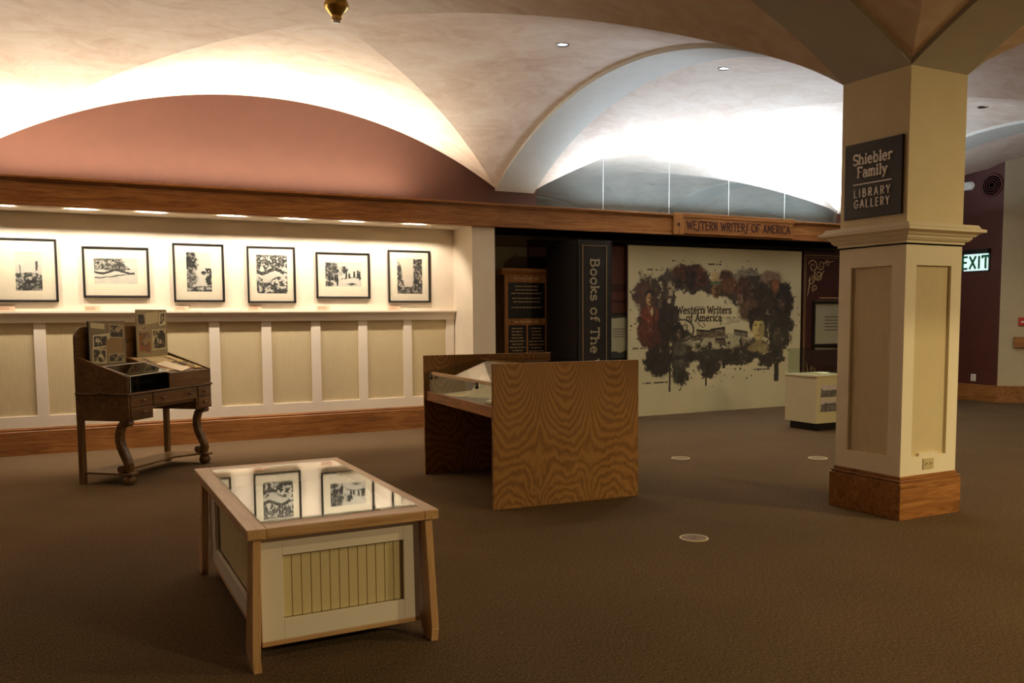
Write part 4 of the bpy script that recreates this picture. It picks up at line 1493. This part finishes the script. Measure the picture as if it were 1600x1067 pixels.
def mural():
    nx, ny = 460, 340
    p = Pic(nx, ny, C3(206, 196, 156))
    n0 = fbm(ny, nx, 3, 6, 21)
    n1 = fbm(ny, nx, 7, 5, 22, .62)
    n2 = fbm(ny, nx, 26, 4, 23, .7)
    n3 = fbm(ny, nx, 50, 3, 24, .8)
    p.a *= (0.86 + .28 * n0)[..., None]

    def E(cx, cy, rx, ry):
        s = (cx - 10) / 1030
        tt = (cy - (15 + 30 * s)) / (1015 - 92 * s)
        return s, tt, rx / 1030, ry / 1000

    def ell(cx, cy, rx, ry, col, soft=.25, k=.9, fine=.5, alpha=1.0):
        s, tt, rs, rt = E(cx, cy, rx, ry)
        m = p.ell(s, tt, rs, rt, soft * .6, n1 * (1 - fine) + (n2 * .65 + n3 * .35) * fine, k * 1.15)
        v = (.5 + .9 * n2)[..., None]
        p.over(m * alpha, C3(*col)[None, None] * v)

    # inked ground with torn edges
    for e in ((350, 210, 125, 85), (120, 300, 80, 110), (140, 470, 75, 150), (225, 400, 60, 220), (500, 260, 120, 60), (640, 270, 110, 85), (760, 300, 110, 120),
              (880, 330, 105, 120), (900, 500, 90, 170), (180, 680, 75, 95), (300, 650, 60, 180), (540, 665, 260, 40), (470, 720, 65, 75), (880, 640, 60, 90), (820, 690, 60, 50), (620, 690, 110, 35), (740, 620, 120, 60)):
        ell(*e, (66, 54, 42), .2, 1.5, .8)
    # colour fields
    ell(95, 310, 55, 90, (88, 60, 48), .5, .8)
    ell(310, 175, 70, 45, (86, 50, 38), .5)
    ell(410, 200, 38, 60, (98, 60, 46), .5)
    ell(360, 215, 60, 50, (40, 30, 25))
    ell(600, 250, 80, 50, (108, 72, 42), .5)
    ell(560, 190, 40, 35, (84, 52, 38), .5)
    ell(690, 195, 80, 48, (140, 130, 110), .4, 1.3, .8)
    ell(720, 215, 60, 26, (58, 54, 48), .4, 1.6, .9)
    ell(850, 200, 70, 42, (140, 112, 92), .5, 1.0)
    ell(870, 255, 26, 50, (140, 88, 54), .5, .7)
    ell(670, 280, 58, 85, (78, 52, 38), .4, .7)
    ell(800, 330, 70, 90, (56, 43, 33), .5, 1.0)
    ell(920, 340, 62, 110, (40, 31, 24), .4, .9)
    ell(900, 540, 70, 120, (52, 47, 34), .4, 1.0)
    ell(700, 390, 60, 70, (96, 72, 50), .5, .9)
    # man in a red coat: hat of hair, half lit face, moustache, lapels
    ell(124, 520, 66, 105, (96, 47, 29), .2, .5)
    ell(128, 420, 56, 50, (112, 54, 33), .2, .4)
    ell(178, 570, 46, 60, (80, 40, 28), .4, .7)
    ell(128, 305, 25, 30, (42, 31, 26), .25, .3)
    ell(126, 332, 19, 36, (200, 156, 108), .25, .3)
    ell(136, 336, 10, 32, (112, 78, 52), .5, .4)
    ell(120, 322, 6, 3, (60, 42, 32), .5, .2)
    ell(134, 322, 6, 3, (50, 36, 28), .5, .2)
    ell(127, 350, 12, 4, (70, 48, 34), .5, .3)
    ell(140, 404, 9, 24, (190, 170, 132), .3, .5)
    ell(150, 450, 5, 70, (52, 30, 22), .6, .5)
    # tall man with a hat
    ell(215, 460, 44, 130, (46, 36, 28), .3, .6)
    ell(215, 212, 50, 20, (66, 60, 50), .35, .6)
    ell(228, 190, 26, 22, (78, 70, 58), .35, .6)
    ell(236, 285, 19, 60, (168, 152, 122), .25, .6)
    ell(222, 290, 12, 50, (74, 62, 50), .5, .5)
    ell(238, 268, 10, 6, (64, 52, 42), .5, .3)
    ell(240, 318, 12, 9, (64, 52, 42), .5, .4)
    ell(234, 345, 10, 12, (190, 176, 144), .4, .4)
    # riders and figures in the top cluster
    for (cx, cy, col) in ((310, 190, (124, 74, 54)), (345, 200, (74, 56, 46)), (405, 180, (136, 78, 56)), (430, 210, (100, 54, 42)), (385, 235, (84, 50, 40)), (285, 230, (60, 44, 36))):
        ell(cx, cy - 22, 8, 9, col, .35, .5)
        ell(cx, cy + 8, 15, 26, tuple(int(q * .75) for q in col), .4, .8)
    # hat, scarf and weathered face
    ell(497, 196, 24, 30, (196, 170, 120), .25, .4)
    ell(500, 218, 36, 9, (176, 150, 102), .3, .4)
    ell(500, 238, 32, 13, (98, 112, 76), .35, .5)
    ell(500, 285, 24, 42, (138, 100, 60), .3, .5)
    ell(510, 288, 12, 38, (92, 64, 40), .5, .5)
    ell(492, 270, 7, 4, (52, 38, 28), .5, .3)
    ell(508, 270, 7, 4, (48, 36, 26), .5, .3)
    ell(500, 302, 12, 4, (60, 42, 30), .5, .3)
    # dark portrait
    ell(662, 300, 32, 58, (104, 72, 54), .35, .6)
    ell(678, 304, 18, 54, (66, 46, 36), .5, .5)
    ell(652, 288, 8, 4, (42, 30, 24), .5, .3)
    ell(676, 288, 8, 4, (38, 28, 22), .5, .3)
    ell(664, 340, 13, 5, (64, 38, 30), .5, .3)
    ell(915, 350, 26, 48, (70, 52, 40), .4, .6)
    # woman with a pale face
    ell(762, 430, 62, 56, (48, 37, 26), .3, .8)
    ell(730, 470, 22, 60, (48, 37, 26), .4, .6)
    ell(804, 480, 22, 70, (46, 37, 27), .4, .6)
    ell(768, 622, 66, 40, (150, 134, 88), .3, .5)
    ell(768, 575, 24, 30, (150, 134, 84), .3, .4)
    ell(765, 508, 37, 66, (198, 182, 112), .18, .25)
    ell(786, 515, 20, 60, (158, 142, 88), .5, .35)
    ell(766, 448, 30, 14, (60, 46, 30), .4, .5)
    ell(749, 486, 10, 4, (66, 50, 32), .5, .2)
    ell(782, 484, 10, 4, (58, 44, 28), .5, .2)
    ell(749, 476, 12, 3, (90, 70, 42), .5, .2)
    ell(782, 474, 12, 3, (84, 66, 40), .5, .2)
    ell(768, 512, 5, 15, (150, 128, 76), .5, .2)
    ell(765, 546, 12, 4, (138, 92, 60), .5, .2)
    ell(885, 568, 36, 50, (74, 68, 50), .35, .7)
    ell(885, 520, 22, 26, (92, 80, 58), .35, .5)
    ell(882, 516, 14, 4, (46, 38, 28), .6, .4)
    # child with dark hair
    ell(285, 528, 36, 62, (38, 31, 25), .2, .5)
    ell(291, 535, 14, 28, (112, 94, 74), .3, .5)
    ell(297, 540, 8, 26, (78, 64, 50), .5, .4)
    ell(286, 527, 4, 3, (40, 32, 26), .5, .2)
    ell(297, 527, 4, 3, (40, 32, 26), .5, .2)
    ell(297, 660, 40, 100, (84, 80, 64), .35, .8)
    ell(285, 780, 26, 60, (70, 70, 56), .35, 1.1)
    # town
    ell(520, 575, 190, 48, (190, 182, 146), .3, .5, .6)
    ell(540, 668, 280, 34, (54, 50, 38), .35, 1.2, .8)
    ell(190, 690, 75, 95, (48, 40, 30), .35, 1.2, .8)
    s, tt = p.s, p.t
    s0, t0, rs, rt = E(540, 600, 190, 60)
    street = p.ell(s0, t0, rs, rt, .3)
    p.over(street * ((n2 + .5 * n3) > .78), C3(52, 46, 36))
    p.over(street * ((n1 + .4 * n3) > .82), C3(112, 100, 74))
    for (a, b, c, d, sl_) in ((390, 470, 512, 555, -.1), (470, 560, 500, 555, .15), (615, 700, 515, 550, -.2), (500, 560, 560, 590, 0), (360, 420, 545, 575, .1)):
        sa, ta, _, _ = E(a, c, 1, 1)
        sb, tb, _, _ = E(b, d, 1, 1)
        t2 = tt + (s - (sa + sb) / 2) * sl_
        p.over(((s > sa) & (s < sb) & (t2 > ta) & (t2 < tb)).astype(float) * (.75 + .25 * (n2 > .45)), C3(92, 76, 54))
        p.over(((s > sa) & (s < sb) & (t2 > ta) & (t2 < ta + .012)).astype(float), C3(44, 36, 28))
    # wheel
    s0, t0, rs, rt = E(310, 515, 64, 64)
    d = np.sqrt(((s - s0) / rs) ** 2 + ((tt - t0) / rt) ** 2)
    p.over((np.abs(d - 1) < .07) * (s > s0 - .03) * 1.0, C3(48, 40, 32))
    # drips
    for (cx, a, b, w_) in ((240, 700, 882, 5), (450, 700, 845, 5), (885, 640, 820, 15), (300, 760, 830, 18), (470, 700, 795, 22), (165, 720, 790, 8), (555, 690, 740, 9)):
        s0, ta, rs, _ = E(cx, a, w_, 1)
        _, tb, _, _ = E(cx, b, 1, 1)
        p.over(sstep(1.25, .75, np.abs(s - s0 + .004 * (n2 - .5)) / rs) * ((tt > ta) & (tt < tb)), C3(46, 42, 34))
    # splatter
    rng = np.random.default_rng(3)
    for _ in range(190):
        a = rng.random() * 2 * math.pi
        cx, cy = 520 + 480 * math.cos(a) * rng.uniform(.8, 1.08), 460 + 370 * math.sin(a) * rng.uniform(.75, 1.05)
        r = rng.uniform(2, 6)
        ell(cx, cy, r, r * rng.uniform(.7, 1.5), (46, 40, 32), .3, .3)
    dark = 1 - sstep(.08, .3, p.a.mean(-1))
    p.a *= (1 + dark * (n3 - .5) * 1.5)[..., None]
    p.over(dark * sstep(.66, .72, .5 * n3 + .5 * n2) * .7, C3(150, 136, 104))
    # tiny print by the portraits
    for (cx, cy, l) in ((285, 105, 36), (495, 125, 40), (140, 160, 28), (70, 620, 36), (790, 748, 60), (160, 825, 70), (420, 658, 40)):
        s0, t0, rs, _ = E(cx, cy, l, 1)
        p.over(((np.abs(s - s0) < rs) & (np.abs(tt - t0) < .004)) * (n3 > .42), C3(70, 60, 46))
    for k in range(5):
        s0, t0, rs, _ = E(600, 440 + 9 * k, 50 - (k == 4) * 30, 1)
        p.over(((np.abs(s - s0 + (k == 4) * .03) < rs) & (np.abs(tt - t0) < .0022)) * (n3 > .4), C3(80, 70, 54))
    return p


picture('painted_face', mural(), MW, MH, t, M['print_gloss'], 0, 0, 0, .03)
m = MB()


def mpos(cx, cy):
    s = (cx - 10) / 1030
    tt = (cy - (15 + 30 * s)) / (1015 - 92 * s)
    return s * MW, (1 - tt) * MH


xa, za = mpos(276, 416)
xb, _ = mpos(598, 416)
lettering(m, 'Western Writers', (xa + xb) / 2, za, .112, .017, .003, 0, .05, True, (xb - xa) / text_width('Western Writers', .112, .05))
xa, za = mpos(330, 462)
xb, _ = mpos(540, 462)
lettering(m, 'of America', (xa + xb) / 2, za, .112, .017, .003, 0, .05, True, (xb - xa) / text_width('of America', .112, .05))
# flourishes of the title
for pts in (((436, 410), (440, 385), (420, 374), (390, 376), (372, 384)), ((430, 470), (440, 488), (428, 498), (410, 488), (396, 466)), ((512, 370), (514, 400), (512, 425)), ((358, 440), (360, 470), (356, 478)), ((532, 455), (534, 478), (530, 486))):
    m.tube([(mpos(*q)[0], -.002, mpos(*q)[1]) for q in pts], .005, 6)
m.build('lettering', M['dark_ink'], t)

# right maroon panel with scrollwork
t = thing('scrollwork_panel', 'dark maroon panel with pale corner scrollwork between the mural and the pillar', 'banner', (10.86, 10.63, 0))
box('panel', M['maroon_deep'] if 'maroon_deep' in M else M['maroon'], 0, 1.60, 0, .04, 0, 2.55, t)
m = MB()
for (a, b, c, d) in ((.03, 1.57, 2.488, 2.496), (.03, 1.57, .04, .048), (.03, .037, .048, 2.488), (1.563, 1.57, .048, 2.488)):
    m.box(a, b, -.003, 0, c, d)
for (a, b, c, d) in ((.06, 1.54, 2.452, 2.456), (.06, 1.54, .08, .084), (.06, .064, .084, 2.452), (1.536, 1.54, .084, 2.452)):
    m.box(a, b, -.003, 0, c, d)
m.build('border_line', M['gold'], t)
for (fx, fz, sx, sz) in ((.07, 2.44, 1, -1), (1.53, 2.44, -1, -1), (.07, .09, 1, 1), (1.53, .09, -1, 1)):
    m = MB()
    filigree(m, fx, fz, .66, sx, sz, -.002)
    m.build('scrollwork', M['gold'], t)
m = MB()
for k in range(6):
    wd = (.42, .50, .52, .5, .46, .3)[k]
    dashes(m, .8 - wd, .8 + wd, 1.78 - .052 * k, .016, 0, .002, rr)
m.build('small_print', M['gold'], t)
f = thing('framed_notice', 'framed pale notice on the scrollwork panel above the white pedestal', 'framed notice', (11.08, 10.625, .96))
m = MB()
m.box(0, 1.0, -.03, 0, 0, .055)
m.box(0, 1.0, -.03, 0, .725, .78)
m.box(0, .045, -.03, 0, .055, .725)
m.box(.955, 1.0, -.03, 0, .055, .725)
m.build('frame', M['black'], f, bevel=.003)
box('notice', M['notice'] if 'notice' in M else M['white_paper'], .045, .955, -.012, -.004, .055, .725, f)
m = MB()
for k in range(5):
    dashes(m, .28, .74 - .1 * (k == 4), .50 - .055 * k, .014, -.012, .001, rr)
m.build('small_print', M['dark_ink'], f)

# pedestal with acrylic vitrine
t = thing('white_pedestal', 'white pedestal with black kick and photographs on its front beside the pillar', 'pedestal', (8.52, 8.07, 0))
box('kick', M['black'], .05, .52, .03, .50, 0, .10, t)
box('body', M['pedestal'], 0, .57, 0, .55, .10, .70, t, .004)
box('plinth_top', M['pedestal'], -.012, .582, -.012, .562, .70, .725, t, .004)
for (z0, z1, sd) in ((.44, .60, 31), (.25, .42, 32)):
    p = Pic(80, 40, C3(160, 150, 140))
    n = fbm(40, 80, 5, 4, sd, .6)
    n_ = fbm(40, 80, 2, 3, sd + 5)
    p.a = gray(np.where(p.t > .35 + .4 * (n_ - .5) + .2 * p.s, .15 + .5 * n, .75 + .2 * n), 30, 220, (1, .86, .8))
    picture('mounted_photograph', p, .44, z1 - z0, t, M['print_gloss'], .07, -.006, z0, .005)
m = MB()
x0, x1, y0, y1, z0, z1 = .02, .55, .02, .53, .7255, 1.05
for (a, b, c, d) in ((x0, x0 + .006, y0, y1), (x1 - .006, x1, y0, y1), (x0 + .006, x1 - .006, y0, y0 + .006), (x0 + .006, x1 - .006, y1 - .006, y1)):
    m.box(a, b, c, d, z0, z1)
m.box(x0, x1, y0, y1, z1, z1 + .006)
v = tag(m.build('acrylic_vitrine', M['glass_case'], None, loc=(8.52, 8.07, 0)), 'clear acrylic vitrine box sitting on top of the white pedestal', 'vitrine')
t = thing('open_booklet', 'small white open booklet inside the acrylic vitrine', 'booklet', (8.80, 8.30, .7256), .3)
for sg in (-1, 1):
    m = MB()
    m.hexa([(0, -.08, 0), (sg * .12, -.08, 0), (sg * .12, .08, 0), (0, .08, 0)], [(0, -.08, .004), (sg * .12, -.08, .02), (sg * .12, .08, .02), (0, .08, .004)])
    m.build('page', M['white_paper'], t)

# ------------------------------------------------------------------ floor boxes
for (fx, fy, lab) in ((3.704, 4.562, 'round beige floor outlet cover nearest the camera, in front of the pillar'), (5.70, 7.25, 'round floor outlet cover on the carpet before the mural'), (6.95, 6.55, 'round floor outlet cover on the carpet left of the pillar base')):
    t = thing('floor_outlet', lab, 'floor outlet', (fx, fy, 0), 0, 'round floor outlet covers')
    MB().lathe([(.098, 0.0005), (.098, .003), (.094, .006), (.086, .006), (.084, .003)], n=36).build('rim', M['plastic'], t, smooth=True)
    c = MB().lathe([(.084, .002), (.084, .0045)], n=36).build('lid', M['lid_tan'], t)
    MB().box(-.02, .02, -.004, .004, .0045, .006).build('latch', M['metal'], c)

# ------------------------------------------------------------------ far wall fittings
XR = 13.95
t = thing('exit_sign', 'lit exit sign with green letters on the maroon wall', 'exit sign', (XR, 9.685, 2.235), -math.pi / 2)
box('housing', M['black'], -.24, .24, -.09, 0, .29, .37, t, .004)
box('back_plate', M['black'], -.235, .235, -.02, 0, -.01, .29, t)
box('panel', M['exit_face'], -.215, .215, -.055, -.02, 0.005, .29, t, .003)
m = MB()
lettering(m, 'EXIT', 0, .045, .20, .036, .003, -.055, .16, False, .98)
m.build('lettering', M['exit_green'], t)
t = thing('wall_socket', 'white wall socket low on the maroon wall', 'wall socket', (XR, 9.685, .40), -math.pi / 2)
box('cover_plate', M['white_plastic'], -.045, .045, -.008, 0, -.06, .06, t, .002)
for zz in (-.025, .025):
    MB().lathe([(.018, -.003), (.018, 0)], 0, -.008, zz, 12, 'Y').build('receptacle', M['plastic'], t)
t = thing('alarm_strobe', 'small white alarm strobe high on the maroon wall', 'alarm strobe', (XR, 9.87, 3.70), -math.pi / 2)
box('housing', M['white_plastic'], -.09, .04, -.06, 0, -.07, .07, t, .01)
MB().lathe([(.075, 0.0), (.075, -.03), (.05, -.055), (.02, -.065)], .03, 0, 0, 20, 'Y').build('strobe_lens', M['white_plastic'], t, smooth=True)
t = thing('wall_speaker', 'round speaker painted maroon high on the maroon wall', 'speaker', (XR, 9.46, 3.66), -math.pi / 2)
MB().lathe([(.20, 0), (.20, -.012), (.18, -.025), (.165, -.02)], n=36, axis='Y').build('rim', M['maroon'], t, smooth=True)
m = MB()
for r in (.05, .09, .13):
    m.lathe([(r - .008, -.022), (r, -.026), (r + .008, -.022)], n=30, axis='Y')
m.lathe([(.16, -.012), (.16, -.02)], n=30, axis='Y')
m.build('grille', M['maroon'], t)
ad = -math.pi / 4
t = thing('fire_alarm_pull', 'red fire alarm pull station on the beige wall at the right edge', 'fire alarm', (14.196, 9.004, 1.30), ad)
box('housing', M['red'], -.065, .065, -.05, 0, 0, .135, t, .004)
box('handle', M['white_plastic'], -.04, .04, -.058, -.05, .05, .075, t, .002)
t = thing('handrail', 'oak handrail starting on the beige wall at the right edge', 'handrail', (14.10, 9.10, 1.02), ad)
m = MB()
m.box(0, 2.6, -.07, -.03, -.09, .09)
m.build('rail', M['oak_x'], t, bevel=.006)
for xx in (.12, 1.2, 2.3):
    MB().box(xx, xx + .06, -.03, 0, -.04, .04).build('bracket', M['oak_x'], t)
